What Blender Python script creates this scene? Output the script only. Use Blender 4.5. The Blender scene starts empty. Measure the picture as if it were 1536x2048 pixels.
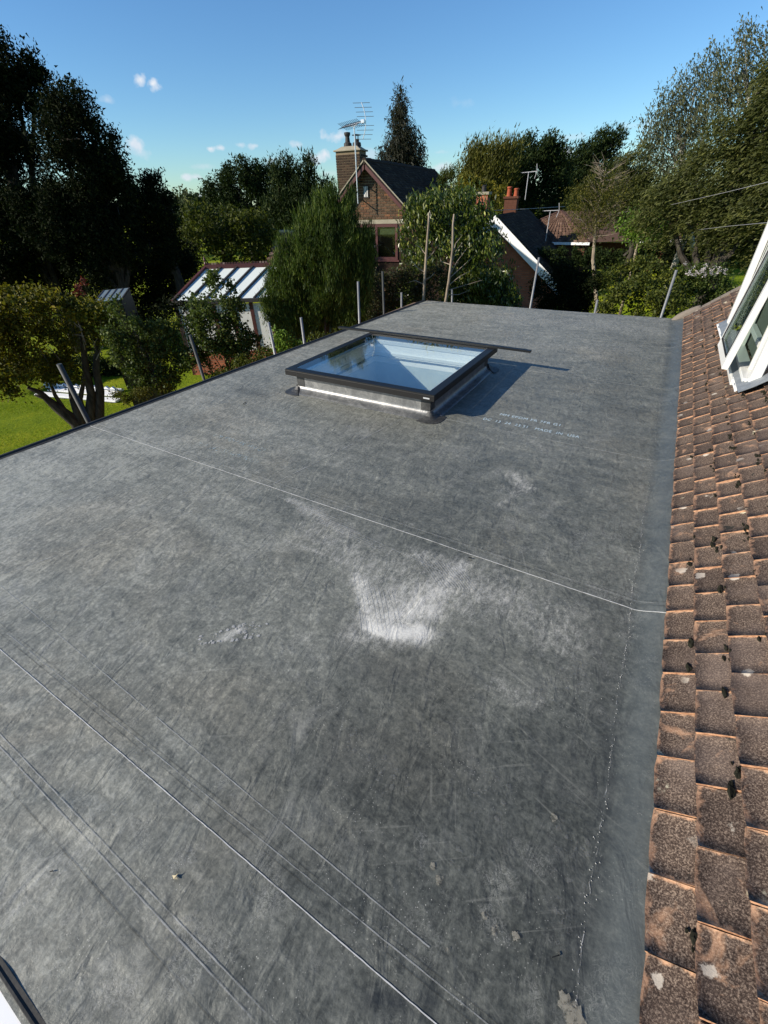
import bpy, math, random
import numpy as np
from mathutils import Vector, Matrix
random.seed(7); rng = np.random.default_rng(11)
sc = bpy.context.scene; col = sc.collection

# ------------------------------------------------------------------ camera, world, sun
RC = np.array([[0.86136272, -0.27789084, 0.42524222], [0.50721958, 0.51658262, -0.68983381], [-0.02797424, 0.80988831, 0.58591669]])
U_, S_, V_ = np.linalg.svd(RC); RC = U_ @ V_
CH = 1.6; FP = 860.0
cam = bpy.data.cameras.new('camera'); camo = bpy.data.objects.new('camera', cam); col.objects.link(camo); sc.camera = camo
cam.sensor_fit = 'VERTICAL'; cam.sensor_height = 36; cam.sensor_width = 27; cam.lens = FP / 2048 * 36
cam.clip_start = 0.05; cam.clip_end = 2000
m = Matrix([list(RC[0]) + [0], list(RC[1]) + [0], list(RC[2]) + [CH], [0, 0, 0, 1]]); camo.matrix_world = m

SUN_EL = math.radians(26.5); SH_AZ = math.radians(47)             # shadows run towards this azimuth (from +X to +Y)
sdir = Vector((math.cos(SH_AZ) * math.cos(SUN_EL), math.sin(SH_AZ) * math.cos(SUN_EL), -math.sin(SUN_EL)))
sun = bpy.data.lights.new('sun', 'SUN'); suno = bpy.data.objects.new('sun', sun); col.objects.link(suno)
sun.energy = 5.0; sun.angle = math.radians(0.53); sun.color = (1.0, 0.91, 0.78)
suno.rotation_euler = sdir.to_track_quat('-Z', 'Y').to_euler()

def ray(px, py): return RC @ np.array([(px - 768) / FP, -(py - 1024) / FP, -1.0])
def pl(px, py, z=0.0):
    d = ray(px, py); return np.array([0, 0, CH]) + d * (z - CH) / d[2]
def at(px, py, d):
    r = ray(px, py); return np.array([0, 0, CH]) + r * d / math.hypot(r[0], r[1])

world = bpy.data.worlds.new('World'); sc.world = world; world.use_nodes = True
wt = world.node_tree; wt.nodes.clear()
wo = wt.nodes.new('ShaderNodeOutputWorld'); bg = wt.nodes.new('ShaderNodeBackground'); sky = wt.nodes.new('ShaderNodeTexSky')
sky.sky_type = 'NISHITA'; sky.sun_disc = False; sky.sun_elevation = SUN_EL
sx, sy = -math.cos(SH_AZ), -math.sin(SH_AZ)
sky.sun_rotation = math.atan2(sx, sy)
sky.air_density = 1.0; sky.dust_density = 0.1; sky.ozone_density = 1.3; sky.altitude = 0
bg.inputs[1].default_value = 0.096
wt.links.new(bg.outputs[0], wo.inputs[0])

def wn(t, **kw):
    n = wt.nodes.new(t)
    for k, v in kw.items(): setattr(n, k, v)
    return n
def wmath(op, a, b=None, clamp=False):
    n = wn('ShaderNodeMath', operation=op, use_clamp=clamp)
    for i, v in enumerate((a, b)):
        if v is None: continue
        if hasattr(v, 'is_output'): wt.links.new(v, n.inputs[i])
        else: n.inputs[i].default_value = v
    return n.outputs[0]
tc = wn('ShaderNodeTexCoord')
nz = wn('ShaderNodeTexNoise'); nz.inputs['Scale'].default_value = 55; nz.inputs['Detail'].default_value = 5; wt.links.new(tc.outputs['Generated'], nz.inputs['Vector'])
nz2 = wn('ShaderNodeTexNoise'); nz2.inputs['Scale'].default_value = 30; nz2.inputs['Detail'].default_value = 3; wt.links.new(tc.outputs['Generated'], nz2.inputs['Vector'])
nv = wmath('SUBTRACT', nz.outputs[0], 0.5); nv = wmath('MULTIPLY', nv, 3.2)
tot = None
clouds = [(281, 158, 13, 11, 1), (306, 168, 14, 12, 1), (268, 288, 22, 14, .9), (285, 305, 26, 9, .35), (213, 200, 9, 7, .4), (422, 297, 12, 6, 1), (440, 296, 12, 6, .9),
          (480, 290, 12, 5, .6), (510, 292, 14, 6, .8), (590, 290, 14, 7, .8), (636, 314, 20, 11, 1), (672, 272, 24, 11, .85), (375, 355, 13, 6, .8), (390, 354, 12, 5, .8),
          (400, 395, 16, 9, .7), (545, 322, 18, 10, .5), (400, 333, 28, 5, .3), (1135, 305, 22, 12, 1), (1140, 275, 30, 5, .3), (1265, 250, 35, 7, .22), (882, 333, 18, 8, .7),
          (877, 305, 18, 4, .3), (850, 306, 12, 5, .3), (660, 345, 22, 6, .35), (735, 310, 22, 9, .5), (925, 205, 22, 8, .12)]
for (px, py, a, b, st) in clouds:
    c = ray(px, py); L = np.linalg.norm(c); c = c / L
    ha = np.linalg.norm(ray(px + a, py) / np.linalg.norm(ray(px + a, py)) - c) * 1.25
    va = np.linalg.norm(ray(px, py + b) / np.linalg.norm(ray(px, py + b)) - c) * 1.25
    s = wn('ShaderNodeVectorMath', operation='SUBTRACT'); wt.links.new(tc.outputs['Generated'], s.inputs[0]); s.inputs[1].default_value = tuple(c)
    k = wn('ShaderNodeVectorMath', operation='MULTIPLY'); wt.links.new(s.outputs[0], k.inputs[0]); k.inputs[1].default_value = (1 / ha, 1 / ha, 1 / va)
    l = wn('ShaderNodeVectorMath', operation='LENGTH'); wt.links.new(k.outputs[0], l.inputs[0])
    v = wmath('SUBTRACT', 1.0, l.outputs['Value']); v = wmath('ADD', v, nv)
    v = wmath('MULTIPLY', v, 1.05, True); v = wmath('MULTIPLY', v, st)
    near = wmath('LESS_THAN', l.outputs['Value'], 2.2); v = wmath('MULTIPLY', v, near)
    tot = v if tot is None else wmath('MAXIMUM', tot, v)
hs = wn('ShaderNodeHueSaturation'); hs.inputs['Saturation'].default_value = 1.12; wt.links.new(sky.outputs[0], hs.inputs['Color'])
sp_ = wn('ShaderNodeSeparateXYZ'); wt.links.new(tc.outputs['Generated'], sp_.inputs[0])
tr_ = wn('ShaderNodeMapRange'); tr_.inputs[1].default_value = 0; tr_.inputs[2].default_value = .45; wt.links.new(sp_.outputs[2], tr_.inputs[0])
tn_ = wn('ShaderNodeMix', data_type='RGBA'); wt.links.new(tr_.outputs[0], tn_.inputs[0]); tn_.inputs[6].default_value = (.60, .85, 1.06, 1); tn_.inputs[7].default_value = (.63, .88, 1.14, 1)
tm_ = wn('ShaderNodeMix', data_type='RGBA', blend_type='MULTIPLY'); tm_.inputs[0].default_value = 1; wt.links.new(hs.outputs[0], tm_.inputs[6]); wt.links.new(tn_.outputs[2], tm_.inputs[7])
mixc = wn('ShaderNodeMix', data_type='RGBA'); wt.links.new(tot, mixc.inputs[0]); SKYC = 1
cr = wn('ShaderNodeMix', data_type='RGBA'); wt.links.new(nz2.outputs[0], cr.inputs[0]); cr.inputs[6].default_value = (3.6, 4.6, 5.8, 1); cr.inputs[7].default_value = (7.5, 7.4, 7.4, 1)
wt.links.new(tm_.outputs[2], mixc.inputs[6]); wt.links.new(cr.outputs[2], mixc.inputs[7]); wt.links.new(mixc.outputs[2], bg.inputs[0])

sc.view_settings.view_transform = 'Standard'; sc.view_settings.look = 'None'; sc.view_settings.exposure = 0.52; sc.view_settings.gamma = 1
sc.view_settings.use_curve_mapping = False

# ------------------------------------------------------------------ helpers
def tag(o, label=None, cat=None, group=None, kind=None):
    if label: o['label'] = label
    if cat: o['category'] = cat
    if group: o['group'] = group
    if kind: o['kind'] = kind
    return o
def empty(name, loc, rz=0, label=None, cat=None, group=None, parent=None):
    o = bpy.data.objects.new(name, None); col.objects.link(o); o.location = [float(v) for v in loc]; o.rotation_euler = (0, 0, rz); o.empty_display_size = .2
    if parent: o.parent = parent
    return tag(o, label, cat, group)
def mesh_np(name, V, F, mat, parent=None, smooth=False, uv=None):
    V = np.asarray(V, dtype=np.float32); F = np.asarray(F, dtype=np.int32); k = F.shape[1]
    me = bpy.data.meshes.new(name); me.vertices.add(len(V)); me.vertices.foreach_set('co', V.ravel())
    me.loops.add(F.size); me.loops.foreach_set('vertex_index', F.ravel()); me.polygons.add(len(F))
    me.polygons.foreach_set('loop_start', np.arange(0, F.size, k, dtype=np.int32))
    if smooth: me.polygons.foreach_set('use_smooth', np.ones(len(F), dtype=bool))
    me.update(calc_edges=True)
    if mat: me.materials.append(mat)
    o = bpy.data.objects.new(name, me); col.objects.link(o)
    if parent: o.parent = parent
    return o
class MB:
    def __init__(s): s.v = []; s.f = []
    def add(s, V, F):
        b = len(s.v); s.v += [tuple(float(c) for c in v) for v in V]; s.f += [tuple(i + b for i in f) for f in F]; return s
    def box(s, x0, x1, y0, y1, z0, z1, M=None):
        V = [(x, y, z) for z in (z0, z1) for y in (y0, y1) for x in (x0, x1)]
        if M is not None: V = [tuple(M @ Vector(v)) for v in V]
        return s.add(V, [(0, 2, 3, 1), (4, 5, 7, 6), (0, 1, 5, 4), (2, 6, 7, 3), (0, 4, 6, 2), (1, 3, 7, 5)])
    def hexa(s, A, B):      # bottom quad, top quad
        return s.add(list(A) + list(B), [(3, 2, 1, 0), (4, 5, 6, 7), (0, 1, 5, 4), (1, 2, 6, 5), (2, 3, 7, 6), (3, 0, 4, 7)])
    def bar(s, a, b, w, h, up=(0, 0, 1)):
        a = Vector(a); b = Vector(b); d = (b - a).normalized(); u = Vector(up); sd = d.cross(u).normalized(); u = sd.cross(d)
        c = [(-w / 2, -h / 2), (w / 2, -h / 2), (w / 2, h / 2), (-w / 2, h / 2)]
        return s.hexa([a + sd * x + u * y for x, y in c], [b + sd * x + u * y for x, y in c])
    def tube(s, pts, rad, n=8, cap=True):
        pts = [Vector(p) for p in pts]; rad = rad if hasattr(rad, '__len__') else [rad] * len(pts)
        b = len(s.v); prev = None
        for i, p in enumerate(pts):
            d = (pts[min(i + 1, len(pts) - 1)] - pts[max(i - 1, 0)]).normalized()
            a = (prev if prev is not None else (Vector((1, 0, 0)) if abs(d.x) < .8 else Vector((0, 1, 0))))
            a = (a - d * a.dot(d)).normalized(); prev = a; c = d.cross(a)
            for k in range(n):
                t = 2 * math.pi * k / n; s.v.append(tuple(p + (a * math.cos(t) + c * math.sin(t)) * rad[i]))
        for i in range(len(pts) - 1):
            for k in range(n): s.f.append((b + i * n + k, b + i * n + (k + 1) % n, b + (i + 1) * n + (k + 1) % n, b + (i + 1) * n + k))
        if cap:
            s.f.append(tuple(b + k for k in range(n))[::-1]); s.f.append(tuple(b + (len(pts) - 1) * n + k for k in range(n)))
        return s
    def lathe(s, prof, c=(0, 0, 0), n=14):
        b = len(s.v)
        for r, z in prof:
            for k in range(n): t = 2 * math.pi * k / n; s.v.append((c[0] + r * math.cos(t), c[1] + r * math.sin(t), c[2] + z))
        for i in range(len(prof) - 1):
            for k in range(n): s.f.append((b + i * n + k, b + i * n + (k + 1) % n, b + (i + 1) * n + (k + 1) % n, b + (i + 1) * n + k))
        s.f.append(tuple(b + k for k in range(n))[::-1]); s.f.append(tuple(b + (len(prof) - 1) * n + k for k in range(n)))
        return s
    def prism(s, poly, y0, y1):   # polygon in x,z extruded along y
        n = len(poly); V = [(x, y0, z) for x, z in poly] + [(x, y1, z) for x, z in poly]
        F = [tuple(range(n)), tuple(range(2 * n - 1, n - 1, -1))] + [(i, i + n, (i + 1) % n + n, (i + 1) % n) for i in range(n)]
        return s.add(V, F)
    def build(s, name, mat, parent=None, bevel=0, smooth=False, off=None):
        me = bpy.data.meshes.new(name)
        V = s.v if off is None else [(a - off[0], b - off[1], c - off[2]) for a, b, c in s.v]
        me.from_pydata(V, [], s.f); me.update()
        if mat: me.materials.append(mat)
        if smooth: me.polygons.foreach_set('use_smooth', [True] * len(me.polygons))
        o = bpy.data.objects.new(name, me); col.objects.link(o)
        if parent: o.parent = parent
        if bevel:
            bm_ = o.modifiers.new('bevel', 'BEVEL'); bm_.width = bevel; bm_.segments = 2; bm_.limit_method = 'ANGLE'
        return o
def dupe(o, parent, loc=None, rot=None, scale=None):
    c = o.copy(); col.objects.link(c); c.parent = parent
    if loc is not None: c.location = loc
    if rot is not None: c.rotation_euler = rot
    if scale is not None: c.scale = scale
    return c

# ------------------------------------------------------------------ materials
class NT:
    def __init__(s, name):
        s.m = bpy.data.materials.new(name); s.m.use_nodes = True; s.t = s.m.node_tree; s.p = s.t.nodes['Principled BSDF']; s.o = s.t.nodes['Material Output']
        s.tc = s.t.nodes.new('ShaderNodeTexCoord')
    def put(s, sock, v):
        if hasattr(v, 'is_output'): s.t.links.new(v, sock)
        elif v is not None:
            if isinstance(v, tuple) and len(v) == 3 and sock.type == 'RGBA': v = v + (1,)
            sock.default_value = v
    def n(s, t, **kw):
        x = s.t.nodes.new(t)
        for k, v in kw.items(): setattr(x, k, v)
        return x
    def math(s, op, a, b=None, clamp=False, c=None):
        x = s.n('ShaderNodeMath', operation=op, use_clamp=clamp); s.put(x.inputs[0], a)
        if b is not None: s.put(x.inputs[1], b)
        if c is not None: s.put(x.inputs[2], c)
        return x.outputs[0]
    def noise(s, scale, detail=4, rough=.5, dist=0, vec=None, sc3=None, w=None):
        x = s.n('ShaderNodeTexNoise'); x.inputs['Scale'].default_value = scale; x.inputs['Detail'].default_value = detail
        x.inputs['Roughness'].default_value = rough; x.inputs['Distortion'].default_value = dist
        v = vec if vec is not None else s.tc.outputs['Object']
        if sc3: 
            mp = s.n('ShaderNodeMapping'); s.put(mp.inputs[0], v); mp.inputs['Scale'].default_value = sc3; v = mp.outputs[0]
        s.put(x.inputs['Vector'], v); return x.outputs[0]
    def voro(s, scale, feature='F1', vec=None, sc3=None, rnd=1):
        x = s.n('ShaderNodeTexVoronoi', feature=feature); x.inputs['Scale'].default_value = scale; x.inputs['Randomness'].default_value = rnd
        v = vec if vec is not None else s.tc.outputs['Object']
        if sc3: 
            mp = s.n('ShaderNodeMapping'); s.put(mp.inputs[0], v); mp.inputs['Scale'].default_value = sc3; v = mp.outputs[0]
        s.put(x.inputs['Vector'], v); return x.outputs['Distance']
    def ramp(s, f, pts):
        x = s.n('ShaderNodeValToRGB'); r = x.color_ramp
        while len(r.elements) > 1: r.elements.remove(r.elements[0])
        for i, (p, c) in enumerate(pts):
            e = r.elements[0] if i == 0 else r.elements.new(p)
            e.position = p; e.color = (c if isinstance(c, tuple) else (c, c, c)) + (1,)
        s.put(x.inputs[0], f); return x.outputs[0]
    def sstep(s, v, a, b):
        x = s.n('ShaderNodeMapRange', interpolation_type='SMOOTHSTEP'); s.put(x.inputs[0], v); x.inputs[1].default_value = a; x.inputs[2].default_value = b; return x.outputs[0]
    def mix(s, f, a, b, mode='MIX'):
        x = s.n('ShaderNodeMix', data_type='RGBA', blend_type=mode); s.put(x.inputs[0], f); s.put(x.inputs[6], a); s.put(x.inputs[7], b); return x.outputs[2]
    def bump(s, h, strength=.5, dist=.01, prev=None):
        x = s.n('ShaderNodeBump'); x.inputs['Strength'].default_value = strength; x.inputs['Distance'].default_value = dist; s.put(x.inputs['Height'], h)
        if prev is not None: s.put(x.inputs['Normal'], prev)
        return x.outputs[0]
    def set(s, color=None, rough=None, spec=None, metal=None, normal=None):
        if color is not None: s.put(s.p.inputs['Base Color'], color)
        if rough is not None: s.put(s.p.inputs['Roughness'], rough)
        if spec is not None: s.put(s.p.inputs['Specular IOR Level'], spec)
        if metal is not None: s.put(s.p.inputs['Metallic'], metal)
        if normal is not None: s.put(s.p.inputs['Normal'], normal)
        return s.m
def plain(name, c, rough=.6, spec=.4, metal=0, var=.25, scale=6, bump=0, bs=60):
    t = NT(name); n = t.noise(scale, 5, .6)
    k = t.math('MULTIPLY_ADD', n, var * 2, c=1 - var)
    cc = t.n('ShaderNodeVectorMath', operation='SCALE'); cc.inputs[0].default_value = c; t.put(cc.inputs['Scale'], k)
    nm = t.bump(t.noise(bs, 4), bump, .01) if bump else None
    return t.set(cc.outputs[0], rough, spec, metal, nm)
def leafmat(name, c1, c2, c3=None, rough=.6, spec=.18, trans=.25):
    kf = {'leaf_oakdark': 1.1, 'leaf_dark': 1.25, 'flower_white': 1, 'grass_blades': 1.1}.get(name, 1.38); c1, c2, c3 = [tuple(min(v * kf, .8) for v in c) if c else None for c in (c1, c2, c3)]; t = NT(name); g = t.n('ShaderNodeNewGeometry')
    pts = [(0, c1), (.75, c2)] + ([(1, c3)] if c3 else [])
    c = t.ramp(g.outputs['Random Per Island'], pts)
    nn = t.noise(.9, 3); c = t.mix(t.math('MULTIPLY', nn, .5), c, c1); c = t.mix(t.math('MULTIPLY', t.sstep(t.noise(3.2, 3, .6), .42, .6), .6), c, tuple(v * .8 for v in c1))
    t.set(c, rough, spec)
    tr = t.n('ShaderNodeBsdfTranslucent'); t.put(tr.inputs[0], t.mix(.5, c, (c2[0] * 1.3, c2[1] * 1.5, c2[2] * .6)))
    mx = t.n('ShaderNodeMixShader'); mx.inputs[0].default_value = trans; t.put(mx.inputs[1], t.p.outputs[0]); t.put(mx.inputs[2], tr.outputs[0]); t.put(t.o.inputs[0], mx.outputs[0])
    return t.m
def bark(name, c1, c2, sc=14):
    t = NT(name); n = t.noise(sc, 5, .65, sc3=(1, 1, .25)); return t.set(t.ramp(n, [(.35, c1), (.65, c2)]), .9, .2, normal=t.bump(n, .6, .02))

M = {}
M['black_metal'] = plain('black_metal', (.008, .009, .010), .45, .3, 0, .2, 3)
M['frame_face'] = plain('frame_face', (.011, .0105, .0105), .5, .25, 0, .25, 8)
M['trim'] = plain('trim', (.04, .04, .037), .6, .2, 0, .5, 9, .15)
M['galv'] = plain('galv', (.20, .205, .205), .5, .5, .35, .3, 14, .15, 30)
M['galv_dark'] = plain('galv_dark', (.045, .048, .045), .6, .25, 0, .4, 14, .15, 30)
M['white_upvc'] = plain('white_upvc', (.66, .66, .63), .3, .5, 0, .06, 4)
M['white_dirty'] = plain('white_dirty', (.68, .68, .65), .5, .4, 0, .25, 9)
M['white_paint'] = plain('white_paint', (.8, .8, .78), .6, .3, 0, .04, 3)
M['crumb'] = plain('crumb', (.34, .34, .32), .9)
M['gasket'] = plain('gasket', (.01, .01, .01), .6)
M['brown_frame'] = plain('brown_frame', (.075, .022, .02), .5, .4, 0, .25, 8)
M['terracotta'] = plain('terracotta', (.30, .075, .035), .8, .2, 0, .3, 12)
M['concrete'] = plain('concrete', (.3, .27, .2), .9, .2, 0, .35, 5, .5)
M['mortar_dark'] = plain('mortar_dark', (.17, .145, .12), .95, .1, 0, .35, 14, .9, 25)
M['soot'] = plain('soot', (.03, .027, .025), .7)
M['alu'] = plain('alu', (.62, .64, .66), .35, .5, .6, .15, 6)
M['wire'] = plain('wire', (.35, .35, .36), .5)
M['wire_black'] = plain('wire_black', (.05, .05, .05), .5)
M['interior'] = plain('interior', (.62, .64, .62), .8, .2, 0, .05)
M['shaft_dull'] = plain('shaft_dull', (.42, .47, .47), .7)
M['floor_in'] = plain('floor_in', (.05, .05, .05), .6)
M['moss'] = plain('moss', (.018, .018, .012), 1, .1, 0, .5, 90)
M['bark_dark'] = bark('bark_dark', (.02, .017, .013), (.07, .06, .048))
M['bark_pale'] = bark('bark_pale', (.14, .11, .08), (.34, .28, .21))
M['bark_birch'] = bark('bark_birch', (.06, .055, .045), (.42, .4, .34), 7)

def lead_mat():
    t = NT('lead'); n = t.noise(12, 5, .7); c = t.ramp(n, [(.3, (.15, .17, .19)), (.65, (.26, .28, .29))])
    return t.set(c, .5, .5, .3, t.bump(t.noise(25, 3), .4, .01))
M['lead'] = lead_mat()

def membrane_mat():
    t = NT('epdm_rubber'); ob = t.tc.outputs['Object']
    big = t.noise(.75, 5, .6, .4); mid = t.noise(5, 6, .68, .8); fine = t.noise(60, 5, .75, .3); stre = t.noise(3.2, 6, .65, .5, sc3=(.55, 2.1, 1))
    crk = t.noise(20, 6, .7, .4)
    at1 = t.n('ShaderNodeAttribute', attribute_name='dust'); d = at1.outputs['Fac']
    at2 = t.n('ShaderNodeAttribute', attribute_name='wet'); w = at2.outputs['Fac']
    film = t.n('ShaderNodeAttribute', attribute_name='film').outputs['Fac']
    f = t.math('MULTIPLY', big, .12); f = t.math('MULTIPLY_ADD', mid, .17, c=f); f = t.math('MULTIPLY_ADD', fine, .32, c=f); f = t.math('MULTIPLY_ADD', stre, .13, c=f); f = t.math('MULTIPLY_ADD', crk, .26, c=f)
    f = t.math('MULTIPLY_ADD', t.math('SUBTRACT', film, .5), .21, c=f)
    base = t.ramp(f, [(.35, (.022, .025, .024)), (.43, (.054, .059, .054)), (.50, (.102, .109, .100)), (.57, (.165, .172, .156)), (.66, (.31, .318, .29))])
    ton = t.noise(1.3, 3, .5); base = t.mix(t.math('MULTIPLY', t.sstep(ton, .5, .7), .8), base, t.mix(1, base, (1.05, 1.0, .95), 'MULTIPLY'))
    cl = t.n('ShaderNodeAttribute', attribute_name='clean_sky').outputs['Fac']
    # powdery wisps
    wis = t.noise(3.0, 8, .72, .7); wf = t.math('MULTIPLY', t.sstep(wis, .55, .74), t.sstep(film, .1, .6)); wf = t.math('MULTIPLY', wf, t.noise(70, 3, .8)); wf = t.math('MULTIPLY', wf, .62)
    base = t.mix(wf, base, (.34, .345, .335))
    for rt, ph in ((.35, 0), (1.15, 3), (-.6, 7)):      # long faint drag scratches in three directions
        mpx = t.n('ShaderNodeMapping'); t.put(mpx.inputs[0], ob); mpx.inputs['Rotation'].default_value = (0, 0, rt); mpx.inputs['Location'].default_value = (ph, ph, 0)
        sn = t.noise(7, 3, .6, .1, vec=mpx.outputs[0], sc3=(.35, 9, 1)); gate = t.sstep(t.noise(1.1, 2, .5, 0, vec=mpx.outputs[0]), .48, .62)
        base = t.mix(t.math('MULTIPLY', t.math('MULTIPLY', t.sstep(sn, .62, .74), gate), .26), base, (.33, .335, .31))
    # broken scuff clumps
    sc_ = t.sstep(t.noise(1.6, 2), .42, .58); v = t.sstep(t.math('ABSOLUTE', t.math('SUBTRACT', t.noise(34, 5, .7, 2.5), .5)), .035, .0); k = t.math('MULTIPLY', v, sc_); k = t.math('MULTIPLY', k, t.sstep(t.noise(9, 4), .5, .65)); k = t.math('MULTIPLY', k, .55)
    base = t.mix(k, base, (.36, .365, .355))
    # tiny white grains
    g = t.voro(95); g = t.sstep(g, .17, .06); gm = t.sstep(t.noise(3.1, 4, .6), .46, .62); g = t.math('MULTIPLY', g, gm); base = t.mix(t.math('MULTIPLY', g, .75), base, (.5, .5, .48))
    # dust laid down by work on the roof
    dn = t.noise(34, 6, .8, .15, sc3=(1.4, .6, 1)); dn2 = t.noise(130, 3, .7)
    df = t.math('ADD', d, t.math('MULTIPLY', t.math('SUBTRACT', dn, .5), 1.9)); df = t.math('ADD', df, t.math('MULTIPLY', t.math('SUBTRACT', dn2, .5), .7))
    df = t.math('MULTIPLY', t.sstep(df, .08, 1.35), t.sstep(d, .0, .22))
    base = t.mix(df, base, (.62, .62, .60))
    base = t.mix(t.math('MULTIPLY', cl, .6), base, t.ramp(mid, [(.3, (.070, .082, .088)), (.7, (.105, .118, .124))]))  # dust-free strip; the sky's blue reflection is mixed into its base colour
    base = t.mix(t.math('MULTIPLY', w, t.sstep(mid, .35, .6)), base, (.022, .026, .028))
    rg = t.math('MULTIPLY_ADD', mid, .3, c=t.math('MULTIPLY_ADD', film, .22, c=.20)); rg = t.math('ADD', rg, t.math('MULTIPLY', df, .3))
    wr = t.noise(7, 3, .5, 1.4, sc3=(1.6, .7, 1)); fo = t.math('POWER', t.noise(3.4, 2, .4, 1.0), 1.5)
    nb = t.bump(wr, .45, .02); nb = t.bump(crk, .3, .010, nb); nb = t.bump(fine, .3, .004, nb); nb = t.bump(df, .3, .004, nb)
    base = t.mix(1, base, (1.03, 1.01, .94), 'MULTIPLY')
    return t.set(base, rg, .42, 0, nb)
M['epdm'] = membrane_mat()
def epdm_plain(name, k=1.0, rough=.45, spec=.6):
    t = NT(name); mid = t.noise(7, 6, .7, .8); fine = t.noise(60, 3, .7)
    f = t.math('MULTIPLY_ADD', fine, .3, c=t.math('MULTIPLY', mid, .7))
    return t.set(t.ramp(f, [(.35, (.04 * k, .042 * k, .043 * k)), (.5, (.085 * k, .088 * k, .088 * k)), (.65, (.18 * k, .18 * k, .172 * k))]), rough, spec, 0, t.bump(mid, .25, .01))
M['epdm_upstand'] = epdm_plain('epdm_upstand', 1.25, .36, .8)
M['epdm_patch'] = epdm_plain('epdm_patch', .42, .5, .4)
def scuff_mat(name, c, amt, sc=22, thr=(.38, .6)):
    t = NT(name); n = t.noise(sc, 5, .75, .5); a = t.math('MULTIPLY', t.sstep(n, *thr), amt)
    t.set(t.ramp(t.noise(70, 3), [(.3, tuple(v * .7 for v in c)), (.7, c)]), .9, .2)
    tr = t.n('ShaderNodeBsdfTransparent'); mx = t.n('ShaderNodeMixShader'); t.put(mx.inputs[0], a); t.put(mx.inputs[1], tr.outputs[0]); t.put(mx.inputs[2], t.p.outputs[0]); t.put(t.o.inputs[0], mx.outputs[0]); return t.m
M['seam_dust'] = scuff_mat('seam_dust', (.62, .62, .6), .95, 5, (.2, .5))
M['seam_faint'] = scuff_mat('seam_faint', (.42, .43, .42), .65, 9, (.3, .6))
M['seam_dark'] = scuff_mat('seam_dark', (.03, .033, .035), .34, 6, (.3, .6))
M['sealant'] = scuff_mat('sealant', (.45, .45, .43), .7, 16, (.46, .62))
M['print_dust'] = scuff_mat('print_dust', (.5, .5, .49), .75, 30, (.36, .6))
M['print_faint'] = scuff_mat('print_faint', (.27, .275, .26), .3, 34, (.42, .62))
M['ink'] = scuff_mat('ink', (.58, .72, .78), 1.0, 30, (.22, .40))
M['ink_faint'] = scuff_mat('ink_faint', (.38, .52, .58), .6, 24, (.44, .6))
M['glue'] = scuff_mat('glue', (.33, .31, .25), .7, 60, (.35, .6))

def tile_mat():
    t = NT('clay_tile'); oi = t.n('ShaderNodeObjectInfo'); rnd = oi.outputs['Random']
    g = t.tc.outputs['UV']; sep = t.n('ShaderNodeSeparateXYZ'); t.put(sep.inputs[0], g)
    geo = t.n('ShaderNodeNewGeometry'); pos = geo.outputs['Position']
    gr = t.noise(210, 3, .8, vec=pos); md = t.noise(17, 5, .7, .6, vec=pos); lo = t.noise(2.3, 4, .6, vec=pos)
    base = t.ramp(gr, [(.32, (.018, .012, .009)), (.5, (.082, .056, .042)), (.64, (.30, .225, .165))])
    base = t.mix(t.math('MULTIPLY', rnd, .8), base, t.mix(1, base, (.52, .52, .55), 'MULTIPLY')); base = t.mix(t.math('MULTIPLY', t.sstep(lo, .5, .7), .45), base, (.16, .12, .10))
    # bare clay along lower edge and side edges
    ex = t.math('MINIMUM', sep.outputs[0], t.math('SUBTRACT', 1, sep.outputs[0])); ey = sep.outputs[1]
    e = t.math('MINIMUM', t.math('MULTIPLY', ex, 1.8), t.math('SUBTRACT', 1.0, ey))
    e = t.math('ADD', e, t.math('MULTIPLY', t.math('SUBTRACT', md, .5), .55)); e = t.math('ADD', e, t.math('MULTIPLY', t.math('SUBTRACT', lo, .5), .3))
    ef = t.sstep(e, .085, -.03); clay = t.mix(gr, (.26, .115, .06), (.66, .42, .26)); base = t.mix(t.math('MULTIPLY', ef, .9), base, clay)
    bl = t.sstep(t.noise(6, 4, .7, .8, vec=pos), .58, .70); base = t.mix(t.math('MULTIPLY', bl, .6), base, clay)
    li = t.noise(5.2, 5, .6, .2, vec=pos); lf = t.math('MULTIPLY', t.sstep(li, .66, .70), t.sstep(gr, .3, .55)); base = t.mix(lf, base, (.52, .47, .33))
    l2 = t.math('MULTIPLY_ADD', t.math('SUBTRACT', t.noise(28, 4, .7, vec=pos), .5), .35, c=t.voro(7, vec=pos)); l2f = t.math('MULTIPLY', t.sstep(l2, .16, .12), t.sstep(t.noise(1.7, 2, vec=pos), .46, .52)); base = t.mix(t.math('MULTIPLY', l2f, .75), base, (.5, .44, .36))
    bk = t.noise(11, 5, .7, .5, vec=pos); base = t.mix(t.sstep(bk, .64, .7), base, (.03, .027, .022))
    return t.set(base, .93, .2, 0, t.bump(md, .5, .006, t.bump(gr, .7, .002)))
M['tile'] = tile_mat()
def tile_edge():
    t = NT('bare_clay'); geo = t.n('ShaderNodeNewGeometry'); n = t.noise(60, 4, .7, vec=geo.outputs['Position']); return t.set(t.ramp(n, [(.3, (.2, .09, .05)), (.6, (.62, .36, .21))]), .95, .1)
M['tile_edge'] = tile_edge()
def dark_tile(name, c1, c2, c3, sc=5):
    t = NT(name); g = t.n('ShaderNodeNewGeometry'); c = t.ramp(g.outputs['Random Per Island'], [(0, c1), (.8, c2), (1, c3)])
    n = t.noise(sc, 5, .7); c = t.mix(t.math('MULTIPLY', t.sstep(n, .5, .7), .6), c, tuple(v * .4 for v in c1)); return t.set(c, .92, .15, 0, t.bump(t.noise(40, 3), .5, .01))
M['roof_dark'] = dark_tile('roof_dark', (.018, .014, .012), (.04, .03, .025), (.075, .065, .05))
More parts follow.
